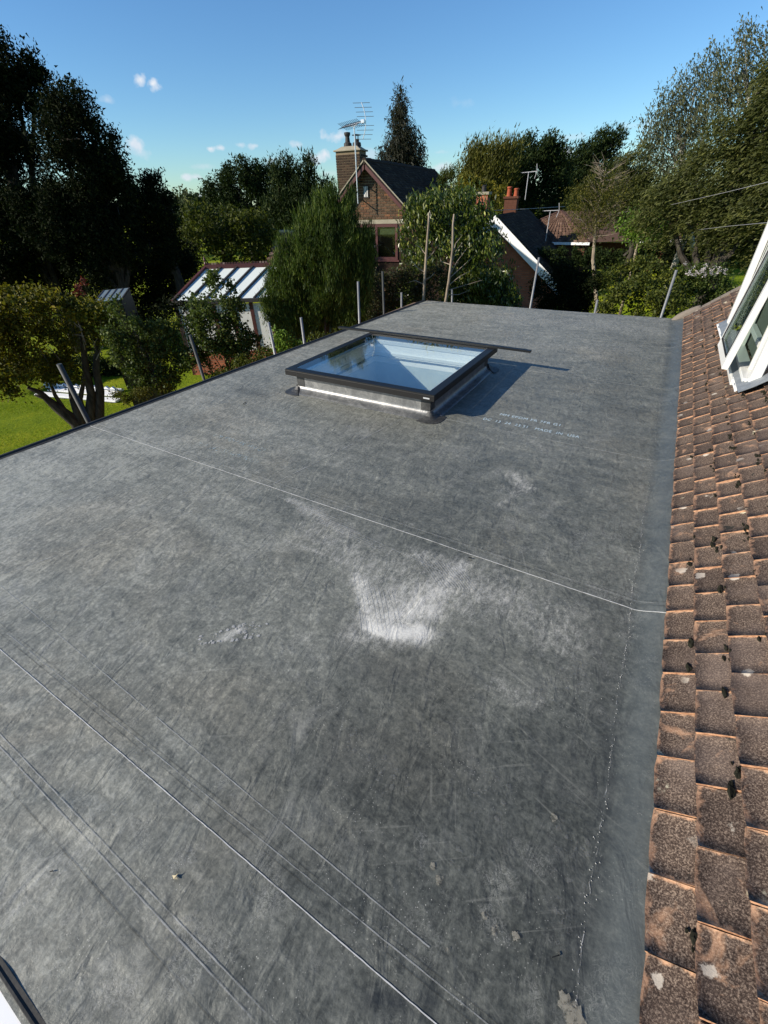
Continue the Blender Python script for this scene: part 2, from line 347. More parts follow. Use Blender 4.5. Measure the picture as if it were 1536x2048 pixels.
M['roof_red'] = dark_tile('roof_red', (.055, .028, .022), (.11, .06, .05), (.3, .22, .18))
M['roof_bung'] = dark_tile('roof_bung', (.075, .045, .033), (.14, .085, .06), (.2, .13, .095))
def brickmat(name, pts):
    t = NT(name); oi = t.n('ShaderNodeObjectInfo'); geo = t.n('ShaderNodeNewGeometry'); n = t.noise(35, 4, .7, vec=geo.outputs['Position'])
    c = t.ramp(oi.outputs['Random'], pts); c = t.mix(t.math('MULTIPLY', t.sstep(n, .45, .65), .5), c, (.06, .045, .035)); return t.set(c, .95, .1, 0, t.bump(n, .5, .01))
M['brick'] = brickmat('brick', [(0, (.07, .045, .03)), (.35, (.115, .075, .048)), (.6, (.15, .085, .05)), (.85, (.10, .055, .036)), (1, (.24, .11, .055))])
M['brick_ch'] = brickmat('brick_chimney', [(0, (.035, .026, .02)), (.5, (.055, .038, .027)), (1, (.08, .052, .034))])
M['mortar_ch'] = plain('mortar_chimney', (.20, .155, .10), .95, .1, 0, .2, 8)
M['mortar'] = plain('mortar', (.34, .28, .18), .95, .1, 0, .2, 8)
def red_brick_tex():
    t = NT('red_brick'); b = t.n('ShaderNodeTexBrick'); mp = t.n('ShaderNodeMapping'); t.put(mp.inputs[0], t.tc.outputs['Object']); mp.inputs['Rotation'].default_value = (math.pi / 2, 0, 0)
    t.put(b.inputs['Vector'], mp.outputs[0]); b.inputs['Scale'].default_value = 1; b.inputs['Brick Width'].default_value = .225; b.inputs['Row Height'].default_value = .075; b.inputs['Mortar Size'].default_value = .008
    b.inputs['Color1'].default_value = (.52, .17, .09, 1); b.inputs['Color2'].default_value = (.38, .11, .06, 1); b.inputs['Mortar'].default_value = (.2, .15, .11, 1)
    return t.set(t.mix(t.math('MULTIPLY', t.noise(4, 4), .4), b.outputs[0], (.2, .09, .05)), .95, .1, 0, t.bump(b.outputs['Fac'], -.4, .01))
M['red_brick'] = red_brick_tex()
M['red_brown'] = plain('dark_red_brick', (.10, .045, .03), .95, .1, 0, .6, 18)  # mottled dark red-brown brick colour
M['red_dark'] = plain('brick_painted_shade', (.03, .019, .014), .95, .1, 0, .5, 3)  # near-black brick; darkness behind the planting is put into the colour

def glass_mat(name, tint=(.86, .93, .92), ior=1.9, rough=0.0, tr=1.0):
    t = NT(name); t.t.nodes.remove(t.p)
    g = t.n('ShaderNodeBsdfGlossy'); g.inputs['Roughness'].default_value = rough; g.inputs[0].default_value = (1, 1, 1, 1)
    tr_ = t.n('ShaderNodeBsdfTransparent'); tr_.inputs[0].default_value = tint + (1,)
    geo = t.n('ShaderNodeNewGeometry'); dp = t.n('ShaderNodeVectorMath', operation='DOT_PRODUCT'); t.put(dp.inputs[0], geo.outputs['Normal']); t.put(dp.inputs[1], geo.outputs['Incoming'])
    c_ = t.math('SUBTRACT', 1.0, t.math('ABSOLUTE', dp.outputs['Value'])); f0 = ((ior - 1) / (ior + 1)) ** 2; fz = t.math('MULTIPLY_ADD', t.math('POWER', c_, 5.0), 1 - f0, c=f0)
    mx = t.n('ShaderNodeMixShader'); t.put(mx.inputs[0], fz); t.put(mx.inputs[1], tr_.outputs[0]); t.put(mx.inputs[2], g.outputs[0]); t.put(t.o.inputs[0], mx.outputs[0]); return t.m
M['glass'] = glass_mat('glass_coated', (.92, .97, .96), 2.05)
M['glass_in'] = glass_mat('glass_inner', (.95, .98, .97), 1.55)
M['glass_win'] = glass_mat('glass_window', (.6, .68, .64), 1.6)
M['glass_conserv'] = plain('blind_glass', (.66, .70, .64), .45, .3, 0, .06, 2)

def ground_mat():
    t = NT('lawn_ground'); n = t.noise(.6, 5, .6); f = t.noise(16, 5, .7); s = t.noise(90, 3, .7)
    k = t.math('MULTIPLY_ADD', f, .4, c=t.math('MULTIPLY', n, .45)); k = t.math('MULTIPLY_ADD', s, .2, c=k)
    c = t.ramp(k, [(.36, (.07, .12, .005)), (.5, (.17, .23, .008)), (.62, (.33, .33, .018))])
    return t.set(c, .95, .1, 0, t.bump(f, .8, .05, t.bump(s, 1, .02)))
M['ground'] = ground_mat()
def soil_mat():
    t = NT('soil_scrub'); n = t.noise(1.2, 5, .6); return t.set(t.ramp(n, [(.4, (.012, .014, .007)), (.6, (.03, .034, .013))]), 1, .05, 0, t.bump(t.noise(8, 5), .9, .1))
M['soil'] = soil_mat()

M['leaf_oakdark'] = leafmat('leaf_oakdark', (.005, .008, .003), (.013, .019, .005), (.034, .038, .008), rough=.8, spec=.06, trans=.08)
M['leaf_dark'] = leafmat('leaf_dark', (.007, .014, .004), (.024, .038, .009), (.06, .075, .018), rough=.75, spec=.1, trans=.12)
M['leaf_mid'] = leafmat('leaf_mid', (.020, .030, .005), (.070, .080, .012), (.15, .155, .022))
M['leaf_olive'] = leafmat('leaf_olive', (.030, .034, .006), (.085, .082, .012), (.16, .14, .02))
M['leaf_yellow'] = leafmat('leaf_yellow', (.05, .055, .008), (.15, .13, .012), (.30, .22, .02))
M['leaf_maple'] = leafmat('leaf_maple', (.036, .036, .004), (.10, .088, .008), (.26, .20, .012), trans=.35)
M['leaf_bright'] = leafmat('leaf_bright', (.05, .09, .012), (.10, .17, .02), (.18, .26, .03))
M['leaf_birch'] = leafmat('leaf_birch', (.036, .042, .020), (.08, .085, .038), (.14, .14, .075))
M['leaf_willow'] = leafmat('leaf_willow', (.026, .032, .008), (.072, .078, .018), (.13, .13, .035))
M['leaf_spruce'] = leafmat('leaf_spruce', (.012, .014, .009), (.030, .032, .018), (.055, .05, .03))
M['leaf_conifer'] = leafmat('leaf_conifer', (.012, .026, .005), (.055, .085, .010), (.16, .19, .035))
M['leaf_laurel'] = leafmat('leaf_laurel', (.012, .026, .005), (.085, .115, .015), (.36, .36, .08), rough=.33, spec=.45, trans=.25)
M['leaf_shrub'] = leafmat('leaf_shrub', (.022, .038, .008), (.065, .088, .016), (.17, .19, .05))
M['leaf_red'] = leafmat('leaf_red', (.06, .012, .010), (.12, .02, .015), (.16, .04, .02))
M['flower'] = leafmat('flower_white', (.45, .40, .40), (.65, .6, .6), (.75, .7, .7))
M['grass'] = leafmat('grass_blades', (.09, .16, .006), (.21, .27, .010), (.36, .37, .025), trans=.3)

# ------------------------------------------------------------------ ground
def sm(t): t = np.clip(t, 0, 1); return t * t * (3 - 2 * t)
def gz(x, y): return -2.8 + 1.35 * sm((x + 5) / 6) * sm((y - 13) / 11) + 2.5 * sm((np.hypot(x, y) - 60) / 200)
def terrain():
    xs = np.concatenate([np.linspace(-600, -60, 12), np.linspace(-55, 40, 96), np.linspace(60, 600, 12)]); ys = np.concatenate([np.linspace(-300, -20, 8), np.linspace(-15, 65, 81), np.linspace(80, 900, 14)])
    X, Y = np.meshgrid(xs, ys); Z = gz(X, Y) + rng.normal(0, .012, X.shape)
    V = np.stack([X, Y, Z], -1).reshape(-1, 3); nx = len(xs); i = np.arange(len(ys) - 1)[:, None] * nx + np.arange(nx - 1)[None]
    F = np.stack([i, i + 1, i + nx + 1, i + nx], -1).reshape(-1, 4)
    o = mesh_np('ground', V, F, M['ground'], smooth=True); tag(o, kind='structure', label='mown lawn and garden ground beyond and below the flat roof')
terrain()

# ------------------------------------------------------------------ own building: flat roof
XL = lambda y: np.interp(y, [-.37, 1.05, 3.17, 8.30], [-4.31, -4.29, -4.19, -4.01])
YF = lambda x: 8.30 + (x + 4.01) * .031
XF = lambda y: np.interp(y, [-.4, .4, 2.4, 6, 8.4], [.315, .30, .27, .225, .17])       # start of the fold
XE = lambda y: .42 - .0118 * (y - .4)                                                # bottom edge of the tiles
roofb = empty('flat_roof_extension', (-2, 4, -2.8), 0, 'single storey flat roof extension covered in dusty grey rubber sheet', 'flat roof')
RO = (-2, 4, -2.8)
def dust_field(P):
    D = np.zeros(len(P)); W = np.zeros(len(P)); x = P[:, 0]; y = P[:, 1]
    def cap(a, b, r, s, soft=1.0, which='d', ra=None):
        A = pl(*a)[:2]; B = pl(*b)[:2]; d = B - A; L = max(d @ d, 1e-6); t = np.clip(((x - A[0]) * d[0] + (y - A[1]) * d[1]) / L, 0, 1)
        dist = np.hypot(x - A[0] - t * d[0], y - A[1] - t * d[1]); rr = r if ra is None else ra + (r - ra) * t
        q_ = np.clip(1 - dist / (rr * 1.35), 0, 1); return s * q_ * q_ * (3 - 2 * q_)
    D = np.maximum(D, cap((712, 1150), (745, 1262), .06, .85, 1, ra=.03)); D = np.maximum(D, cap((742, 1180), (775, 1265), .06, .55, 1, ra=.02))
    core = np.maximum.reduce([cap((735, 1262), (840, 1265), .085, 1.2, 1.2), cap((780, 1245), (880, 1180), .11, .8, 1), cap((870, 1190), (925, 1130), .085, .7, 1), cap((770, 1230), (850, 1170), .15, .5)])
    lim = pl(780, 1292)[1]; core *= sm((y - lim + .005) / .03); D = np.maximum(D, core)
    D = np.maximum(D, cap((905, 1170), (1000, 1190), .16, .5)); D = np.maximum(D, cap((960, 1200), (1150, 1270), .2, .28)); D = np.maximum(D, cap((830, 1110), (900, 1130), .1, .42))
    D = np.maximum(D, cap((600, 1015), (700, 1070), .06, .42)); D = np.maximum(D, cap((580, 1000), (640, 1030), .05, .5)); D = np.maximum(D, cap((690, 1085), (720, 1120), .06, .35))
    D = np.maximum(D, cap((570, 1080), (700, 1130), .03, .38))
    D = np.maximum(D, cap((1030, 950), (1050, 975), .10, .52)); D = np.maximum(D, cap((1000, 1010), (1030, 985), .05, .4)); D = np.maximum(D, cap((1060, 880), (1090, 900), .1, .25)); D = np.maximum(D, cap((1090, 900), (1130, 960), .12, .16))
    D = np.maximum(D, cap((445, 1278), (480, 1258), .035, .75)); D = np.maximum(D, cap((1000, 1370), (1060, 1400), .08, .32)); D = np.maximum(D, cap((815, 1045), (820, 1048), .03, .4))
    D = np.maximum(D, cap((60, 930), (130, 915), .18, .25)); D = np.maximum(D, cap((150, 1010), (350, 1010), .3, .2)); D = np.maximum(D, cap((30, 1010), (40, 1100), .3, .2)); D = np.maximum(D, cap((200, 860), (400, 800), .2, .2))
    D = np.maximum(D, cap((870, 620), (1300, 660), .5, .26)); D = np.maximum(D, cap((1010, 690), (1260, 700), .3, .22)); D = np.maximum(D, cap((640, 900), (760, 850), .25, .14))
    D = np.maximum(D, cap((20, 1800), (150, 1700), .13, .26)); D = np.maximum(D, cap((150, 2020), (250, 1960), .08, .18))
    W = np.maximum(W, cap((740, 2000), (800, 2010), .028, 1)); W = np.maximum(W, cap((855, 1990), (860, 2040), .022, 1)); W = np.maximum(W, cap((465, 1310), (480, 1300), .05, .5))
    W = np.maximum(W, cap((690, 1250), (700, 1330), .10, .45)); W = np.maximum(W, cap((730, 1330), (860, 1350), .12, .4)); W = np.maximum(W, cap((1100, 1500), (1150, 1900), .15, .35)); W = np.maximum(W, cap((480, 780), (530, 790), .10, .5)); W = np.maximum(W, cap((1200, 1200), (1200, 1700), .12, .35))
    W = np.maximum(W, cap((700, 1500), (1000, 1600), .22, .25)); W = np.maximum(W, cap((760, 1010), (900, 1040), .2, .22)); W = np.maximum(W, cap((1240, 700), (1250, 900), .2, .2))
    D = np.maximum(D, cap((620, 1060), (720, 1130), .16, .34)); D = np.maximum(D, cap((760, 1130), (920, 1200), .24, .36)); D = np.maximum(D, cap((745, 1240), (860, 1215), .13, .85) * sm((y - lim + .01) / .05)); D = np.maximum(D, cap((720, 1160), (765, 1250), .08, .7)); D = np.maximum(D, cap((770, 1205), (880, 1175), .17, .62)); D = np.maximum(D, cap((700, 1100), (760, 1180), .14, .38)); D = np.maximum(D, cap((940, 1160), (1120, 1260), .26, .34)); D = np.maximum(D, cap((700, 1270), (860, 1270), .10, .5))
    cp = [(50, 1000, .8), (60, 1200, .72), (300, 1000, .74), (200, 1500, .6), (60, 1800, .72), (400, 1300, .56), (600, 1500, .36), (350, 1900, .46), (800, 1800, .20), (1100, 1600, .12), (1150, 1200, .30), (1000, 1000, .38), (700, 900, .48), (900, 1400, .32), (450, 850, .62), (250, 900, .74), (1100, 800, .5),
          (1250, 800, .42), (1000, 650, .64), (900, 620, .74), (1250, 660, .52), (650, 1100, .5), (700, 1700, .32), (1000, 1900, .18), (1200, 1500, .10), (1180, 1900, .15), (850, 1230, .6), (1050, 1250, .5)]
    num = np.zeros(len(P)); den = np.zeros(len(P)) + 1e-9
    for px, py, v in cp:
        q = pl(px, py); g = np.exp(-((x - q[0]) ** 2 + (y - q[1]) ** 2) / (2 * (.16 * math.hypot(q[0], q[1], CH)) ** 2)) + 1e-4 / (.01 + (x - q[0]) ** 2 + (y - q[1]) ** 2); num += g * (v * 1.22 + .07); den += g
    Fm = num / den; st = sm((x - (XF(y) - .06)) / .14); Fm = Fm * (1 - st) + .16 * st; D = D * (1 - st)
    return D, W, Fm, st
RP1 = [(rng.uniform(-4.2, .2), rng.uniform(-.3, 8), rng.uniform(.0006, .0018), rng.normal(0, 9), rng.normal(0, 9), rng.uniform(.3, 1.0)) for _ in range(34)]
RP2 = []
for k in range(26):
    a = rng.normal(.9, .25); RP2.append((rng.uniform(-1.9, -.6), rng.uniform(-.36, .15), 55 * math.cos(a) * rng.uniform(.5, 1.1), 55 * math.sin(a) * rng.uniform(.5, 1.1), rng.uniform(0, 6)))
def ripple(x, y):       # shallow ripples in the sheet, stronger in the near left corner
    x = np.asarray(x, float); y = np.asarray(y, float); r = np.zeros_like(x)
    for cx, cy, amp, kx, ky, q in RP1: r = r + amp * np.sin(kx * x + ky * y) * np.exp(-((x - cx) ** 2 + (y - cy) ** 2) / q ** 2)
    for cx, cy, kx, ky, ph in RP2: r = r + .0024 * np.sin(kx * x - ky * y + ph) * np.exp(-((x - cx) ** 2 + (y - cy) ** 2) / .16 ** 2)
    return r * ((x < XF(y) - .02) & (x > XL(y) + .03))
def membrane():
    ys = np.arange(-.37, 8.301, .021); cols = 205; rows = len(ys); V = np.zeros((rows, cols + 12, 3))
    for j, yv in enumerate(ys):
        xl, xf, xe = XL(yv), XF(yv), XE(yv); s = np.linspace(0, 1, cols); xs = xl + (xf - xl) * s
        far = (yv + .37) / 8.67; yy = -.37 + far * (YF(xs) + .37)
        V[j, :cols, 0] = xs; V[j, :cols, 1] = yy
        t = np.linspace(0, 1, 13)[1:]; V[j, cols:, 0] = xf + (xe + .03 - xf) * t; V[j, cols:, 1] = -.37 + far * (YF(xf) + .37); V[j, cols:, 2] = .052 * np.sin(t * math.pi / 2 * .9) ** 1.6 * np.where(t < 2, 1, 1)
    P = V.reshape(-1, 3)
    rz = ripple(P[:, 0], P[:, 1])
    P[:, 2] += rz
    # deck board joint showing through as a shallow groove
    gx = np.interp(P[:, 1], [1.1, 1.72, 3.0, 4.4], [-.50, -.52, -.44, -.42]); m_ = np.exp(-((P[:, 0] - gx) / .016) ** 2) * (P[:, 1] > .9) * (P[:, 1] < 5); P[:, 2] -= .004 * m_
    nx = cols + 12; i = np.arange(rows - 1)[:, None] * nx + np.arange(nx - 1)[None]; F = np.stack([i, i + 1, i + nx + 1, i + nx], -1).reshape(-1, 4)
    # opening under the skylight
    c = P[F].mean(1); F = F[~((c[:, 0] > -2.97) & (c[:, 0] < -1.62) & (c[:, 1] > 3.42) & (c[:, 1] < 4.76))]
    D, W, Fm, Cn = dust_field(P)
    o = mesh_np('roof_membrane', P - np.array(RO), F, M['epdm'], roofb, smooth=True)
    for nm, arr in (('dust', D), ('wet', W), ('film', Fm), ('clean_sky', Cn)):
        a = o.data.attributes.new(nm, 'FLOAT', 'POINT'); a.data.foreach_set('value', arr.astype(np.float32))
    return o
mem = membrane()
def strip(pts, w, z, h=.0012, wob=0):
    wob = wob * .3; h = h * .5
    b = MB(); P = [Vector((p[0], p[1], (p[2] if len(p) > 2 else 0) + float(ripple(p[0], p[1])))) for p in pts]; L = []; R_ = []
    for i, p in enumerate(P):
        d = (P[min(i + 1, len(P) - 1)] - P[max(i - 1, 0)]).normalized(); s = Vector((d.y, -d.x, 0)).normalized(); o = random.uniform(-wob, wob); ww = w * (1 + random.uniform(-.2, .2) * (1 if wob else 0))
        L.append(p + s * (ww / 2 + o)); R_.append(p - s * (ww / 2 - o))
    n = len(P); V = [tuple(v + Vector((0, 0, z))) for v in L] + [tuple(v + Vector((0, 0, z))) for v in R_]
    V += [(v[0], v[1], v[2] + h) for v in V]
    F = []
    for i in range(n - 1): F += [(2 * n + i, 2 * n + i + 1, 3 * n + i + 1, 3 * n + i), (i, i + 1, 2 * n + i + 1, 2 * n + i), (n + i, 3 * n + i, 3 * n + i + 1, n + i + 1)]
    return b.add(V, F)
def line(p0, p1, n=30, wob=0, up=False):
    n = n * 3
    wob = min(wob, .0004)
    pts = []
    for i in range(n + 1):
        t = i / n; x = p0[0] + (p1[0] - p0[0]) * t; y = p0[1] + (p1[1] - p0[1]) * t; z = 0
        if x > XF(y): tt = min(1, (x - XF(y)) / (XE(y) + .03 - XF(y))); z = .052 * math.sin(tt * math.pi / 2 * .9) ** 1.6
        pts.append((x + 0, y + random.uniform(-wob, wob), z))
    return pts
def xe(y): return float(XE(y)) + .0
seams = [(.14, .0024, 'seam_dust', -4.25), (1.765, .0034, 'seam_dust', -4.22), (3.37, .004, 'seam_faint', -1.62), (5.0, .003, 'seam_faint', -1.3), (6.62, .003, 'seam_faint', -4.05)]
for (y, w, mt, x0) in seams:       # each lap seam: a bright dusty edge and the softer grooves rolled in beside it
    strip(line((x0, y), (xe(y), y), 90, .0012), w, .0012, .0018, .0006).build('seam', M[mt], roofb, off=RO)
    if y < 2:
        for dy, mm in ((.045, 'seam_dark'), (.062, 'seam_faint'), (.075, 'seam_dark')): strip(line((x0, y + dy), (xe(y), y + dy), 60, .0015), .0028, .0012, .0006, .001).build('seam_groove', M[mm], roofb, off=RO)
for y0, y1, mt, w in ((-.04, -.055, 'seam_faint', .003), (-.062, -.078, 'seam_faint', .0035), (-.115, -.13, 'seam_dark', .003)): strip(line((-4.2, y0), (-.2, y1), 70, .001), w, .0014, .0012, .0005).build('crease', M[mt], roofb, off=RO)
for a, b, mt, w in [((-2.72, .38), (-2.03, 1.76), 'seam_faint', .004), ((-2.03, 1.76), (-1.71, 3.36), 'seam_faint', .006), ((-2.58, 1.78), (-2.44, 3.25), 'seam_faint', .003), 
                    ((-2.63, .34), (-.06, .25), 'seam_faint', .003), ((-2.9, 3.2), (-1.66, 3.28), 'seam_faint', .006), ((-1.9, 1.7), (-.5, 1.55), 'seam_faint', .004),
                    ((-3.3, 5.4), (-3.1, 8.0), 'seam_faint', .005), ((-1.6, 5.4), (-1.1, 8.0), 'seam_faint', .004), 
                    ]:
    strip(line(a, b, 50, .003), w, .0016, .0008, .001).build('crease', M[mt], roofb, off=RO)
for k in range(0, 26, 3):         # scratches fanning through the powder
    a = pl(706 + k * 3.2, 1150 + k * 1.4); b = pl(722 + k * 3.4 + random.uniform(-4, 4), 1270 - k * .6); strip([a, (a + b) / 2 + np.array([.004, .003, 0]), b], .0024, .0018, .0004, .0006).build('scratch', M['seam_faint'], roofb, off=RO)
for k in range(14):
    a = pl(830 + k * 7, 1108 + k * 2.2); b = pl(880 + k * 6, 1175 + k * .5); strip([a, b], .0022, .0018, .0004).build('scratch', M['seam_faint'], roofb, off=RO)
for k in range(9):
    a = pl(575 + k * 3, 998 + k * 4); b = pl(690 + k * 8, 1035 + k * 8); strip([a, (a + b) / 2 + np.array([0, .01, 0]), b], .003, .0018, .0004, .001).build('scratch', M['seam_faint'], roofb, off=RO)

def bootprint(px, py, ang, mt='print_faint', sc_=1.0):
    p = pl(px, py); b = MB(); L = .29 * sc_; W = .10 * sc_; ca, sa = math.cos(ang), math.sin(ang)
    def q(u, v, du, dv, r=0):
        if random.random() < .38: return
        u += random.gauss(0, .003); v += random.gauss(0, .003); r += random.gauss(0, .4)
        du *= .8; dv *= .8
        pts = []
        for a, c in ((-du, -dv), (du, -dv * .8), (du * .9, dv), (-du, dv * .9)):
            a, c = a * math.cos(r) - c * math.sin(r), a * math.sin(r) + c * math.cos(r); uu, vv = u + a, v + c; pts.append((p[0] + uu * ca - vv * sa, p[1] + uu * sa + vv * ca))
        b.add([(x, y, .0028 + float(ripple(x, y))) for x, y in pts], [(0, 1, 2, 3)])
    for i in range(11):
        u = -L / 2 + L * i / 10; w = W * (0.62 + .38 * math.cos((i - 7) / 10 * 2.4)) * (.75 if i in (3, 4) else 1)
        q(u, w * .42, .009, w * .12, .25); q(u, -w * .42, .009, w * .12, -.25)
        if i not in (3, 4): q(u, 0, .008, w * .13, random.uniform(-.5, .5)); q(u + .012, w * .2, .005, .008, .8)
    for k in range(10): q(-L * .33 + .022 * math.cos(k * .63), .022 * math.sin(k * .63), .006, .004, k * .6)
    for k in range(12): q(L * .27 + .026 * math.cos(k * .52), .028 * math.sin(k * .52), .006, .004, k * .5)
    return tag(b.build('boot_print', M[mt], roofb, off=RO), kind='stuff')
for a in [(465, 1268, .75, 'print_dust'), (480, 1190, .8, 'print_faint'), (930, 1190, 1.05, 'print_faint'), (485, 1075, 1.4), (350, 990, .6), (620, 1180, 1.0), (150, 1180, .2),
          (740, 1520, -.3), (1130, 1360, 1.1), (960, 1640, 1.5), (1140, 1760, 1.7), (250, 1570, 2.0), (90, 1230, .1), (1000, 1080, 1.1), (1180, 830, .8), (440, 1810, 1.2)]: bootprint(*a)

BZ = [.0020]
def blob(px, py, r, mt, name, z=None, sq=1.0):
    BZ[0] += .0003; z = BZ[0]
    p = pl(px, py); n = 16; b = MB(); z = z + float(ripple(p[0], p[1])) + .001; a0 = random.uniform(0, 6)
    V = [(p[0], p[1], z)] + [(p[0] + r * sq * (1 + random.uniform(-.4, .3)) * math.cos(2 * math.pi * k / n), p[1] + r * (1 + random.uniform(-.4, .3)) * math.sin(2 * math.pi * k / n), z) for k in range(n)]
    b.add(V, [(0, k + 1, (k + 1) % n + 1) for k in range(n)]); return b.build(name, M[mt], roofb, off=RO)
for a in [(865, 1733, .011), (879, 1760, .014), (1107, 1636, .013), (970, 1830, .012), (990, 1862, .012), (1030, 1872, .012), (1140, 2020, .03), (1125, 1995, .014), (893, 1900, .006), (1150, 2038, .03)]: blob(a[0], a[1], a[2] * .85, 'glue', 'glue_spot')
# crumbs of sealant along the fold
b = MB(); 
yy = .1
while yy < 4.6:
    yy += random.uniform(.003, .02) * (1 if yy < 2.4 else 2.2); x = float(XF(yy)) - .012 + random.gauss(0, .0035) + .006 * math.sin(yy * 9)
    if random.random() < .3: x += random.gauss(0, .02)
    r = random.uniform(.0006, .0021); z = .0015
    b.add([(x - r, yy - r, z), (x + r, yy - r * .7, z), (x + r * .6, yy + r, z), (x - r, yy + r, z), (x, yy, z + r * 1.1)], [(0, 1, 4), (1, 2, 4), (2, 3, 4), (3, 0, 4)])
tag(b.build('sealant_crumbs', M['crumb'], roofb, off=RO), kind='stuff')
strip([(float(XF(y)) - .012 + .004 * math.sin(y * 9) + random.gauss(0, .002), y, 0) for y in np.arange(.3, 2.9, .02)], .0024, .0014, .001, .0012).build('sealant_line', M['sealant'], roofb, off=RO)

def text(body, loc, size, ang, mt, sx=1.0):
    cu = bpy.data.curves.new('t', 'FONT'); cu.body = body; cu.size = size; cu.space_character = 1.12; cu.offset = 0; o = bpy.data.objects.new('t', cu); col.objects.link(o)
    dg = bpy.context.evaluated_depsgraph_get(); me = bpy.data.meshes.new_from_object(o.evaluated_get(dg)); bpy.data.objects.remove(o)
    me.transform(Matrix.Translation((loc[0] - RO[0], loc[1] - RO[1], .0028 - RO[2])) @ Matrix.Rotation(ang, 4, 'Z') @ Matrix.Diagonal((sx, 1, 1, 1)))
    me.materials.clear(); me.materials.append(M[mt]); q = bpy.data.objects.new('printed_lettering', me); col.objects.link(q); q.parent = roofb; return q
text('MM EPDM FR 7FR G1', (-1.00, 3.665, 0), .066, 0.005, 'ink', .81)
text('DC  13  24  23:51   MADE  IN  USA', (-1.10, 3.505, 0), .066, 0.0, 'ink', .735)
text('MM EPDM FR 7FR G1', (-3.03, 2.14, 0), .07, -.02, 'ink_faint', .86)
text('DC 13 24 23:51 MADE IN USA', (-3.04, 1.965, 0), .07, 0.0, 'ink_faint', .70)

# edge trims, fascia, walls
def trim_run(P, Q, outward, name='edge_trim', n=4, k_=1.0, kz=.5):
    P = Vector(P); Q = Vector(Q); d = (Q - P).normalized(); o = Vector(outward)
    for i in range(n):
        a = P + (Q - P) * (i / n) + d * .002; b = P + (Q - P) * ((i + 1) / n) - d * .002
        prof = [(-.018, .0016), (-.018, .005), (.006, .010), (.020, .034), (.034, .036), (.038, .030), (.040, -.11), (.028, -.11), (.028, .0016)]
        prof = [(u * k_, z * kz if z > .0016 else z) for u, z in prof]; m_ = MB(); k = len(prof); V = [tuple(a + o * u + Vector((0, 0, z))) for u, z in prof] + [tuple(b + o * u + Vector((0, 0, z))) for u, z in prof]
        m_.add(V, [tuple(range(k)), tuple(range(2 * k - 1, k - 1, -1))] + [(j, j + k, (j + 1) % k + k, (j + 1) % k) for j in range(k)]); m_.build(name, M['trim'], roofb, off=RO)
trim_run((-4.31, -.37, 0), (-4.19, 3.17, 0), (-1, .03, 0), n=2); trim_run((-4.19, 3.17, 0), (-4.01, 8.30, 0), (-1, .035, 0), n=2)
trim_run((-4.31, -.345, 0), (.3, -.345, 0), (0, -1, 0), n=2, k_=.35, kz=.15)
MB().box(-4.0, .16, 8.32, 8.34, -.1, .004).build('edge_trim', M['epdm_upstand'], roofb, off=RO).rotation_euler = (0, 0, 0)
w = MB()
w.box(-4.2, -3.98, -.3, 8.2, -2.8, -.02); w.box(-3.9, .2, 8.05, 8.25, -2.8, -.02); w.box(-4.2, .2, -.33, -.15, -2.8, -.02)
w.build('wall', M['red_brick'], roofb, off=RO)
MB().box(-.0, .3, -.3, 8.2, -2.8, -.02).build('wall', M['white_paint'], roofb, off=RO)
MB().box(-4.2, .2, -.3, 3.3, -.4, -.012).build('deck', M['interior'], roofb, off=RO); MB().box(-4.1, .2, 4.86, 8.2, -.4, -.012).build('deck', M['interior'], roofb, off=RO)
MB().box(-4.15, -3.03, 3.3, 4.86, -.4, -.012).build('deck', M['interior'], roofb, off=RO); MB().box(-1.56, .2, 3.3, 4.86, -.4, -.012).build('deck', M['interior'], roofb, off=RO)
MB().box(-3.98, 0, -.15, 8.05, -2.78, -2.7).build('room_floor', M['floor_in'], roofb, off=RO)

# ------------------------------------------------------------------ skylight
SKx0, SKx1, SKy0, SKy1, ZT = -3.13, -1.46, 3.25, 4.92, .25
SO = ((SKx0 + SKx1) / 2, (SKy0 + SKy1) / 2, 0)
sk = empty('skylight', SO, 0, 'square fixed flat glass skylight in a black frame on the grey rubber roof', 'skylight')
def ringbox(b, x0, x1, y0, y1, t, z0, z1):
    b.box(x0, x1, y0, y0 + t, z0, z1); b.box(x0, x1, y1 - t, y1, z0, z1); b.box(x0, x0 + t, y0 + t, y1 - t, z0, z1); b.box(x1 - t, x1, y0 + t, y1 - t, z0, z1)
for (x0, x1, y0, y1) in ((SKx0, SKx1, SKy0, SKy0 + .07), (SKx0, SKx1, SKy1 - .07, SKy1), (SKx0, SKx0 + .07, SKy0 + .07, SKy1 - .07), (SKx1 - .07, SKx1, SKy0 + .07, SKy1 - .07)):
    MB().box(x0, x1, y0, y1, ZT - .062, ZT - .011).build('frame_profile', M['frame_face'], sk, bevel=.003, off=SO)
for (x0, x1, y0, y1) in ((SKx0, SKx1, SKy0, SKy0 + .085), (SKx0, SKx1, SKy1 - .085, SKy1), (SKx0, SKx0 + .085, SKy0 + .085, SKy1 - .085), (SKx1 - .085, SKx1, SKy0 + .085, SKy1 - .085)):
    MB().box(x0 + .004, x1 - .004, y0 + (.004 if y0 == SKy0 else 0), y1 - (.004 if y1 == SKy1 else 0), ZT - .010, ZT - .002).build('glass_border', M['black_metal'], sk, off=SO)
gl = MB().box(SKx0 + .086, SKx1 - .086, SKy0 + .086, SKy1 - .086, ZT - .006, ZT - .003); gl.f = [gl.f[1]]; gl.build('glass_pane', M['glass'], sk, off=SO)
g2 = MB().box(SKx0 + .086, SKx1 - .086, SKy0 + .086, SKy1 - .086, ZT - .04, ZT - .028); g2.f = [g2.f[1]]; g2.build('glass_pane', M['glass_in'], sk, off=SO)
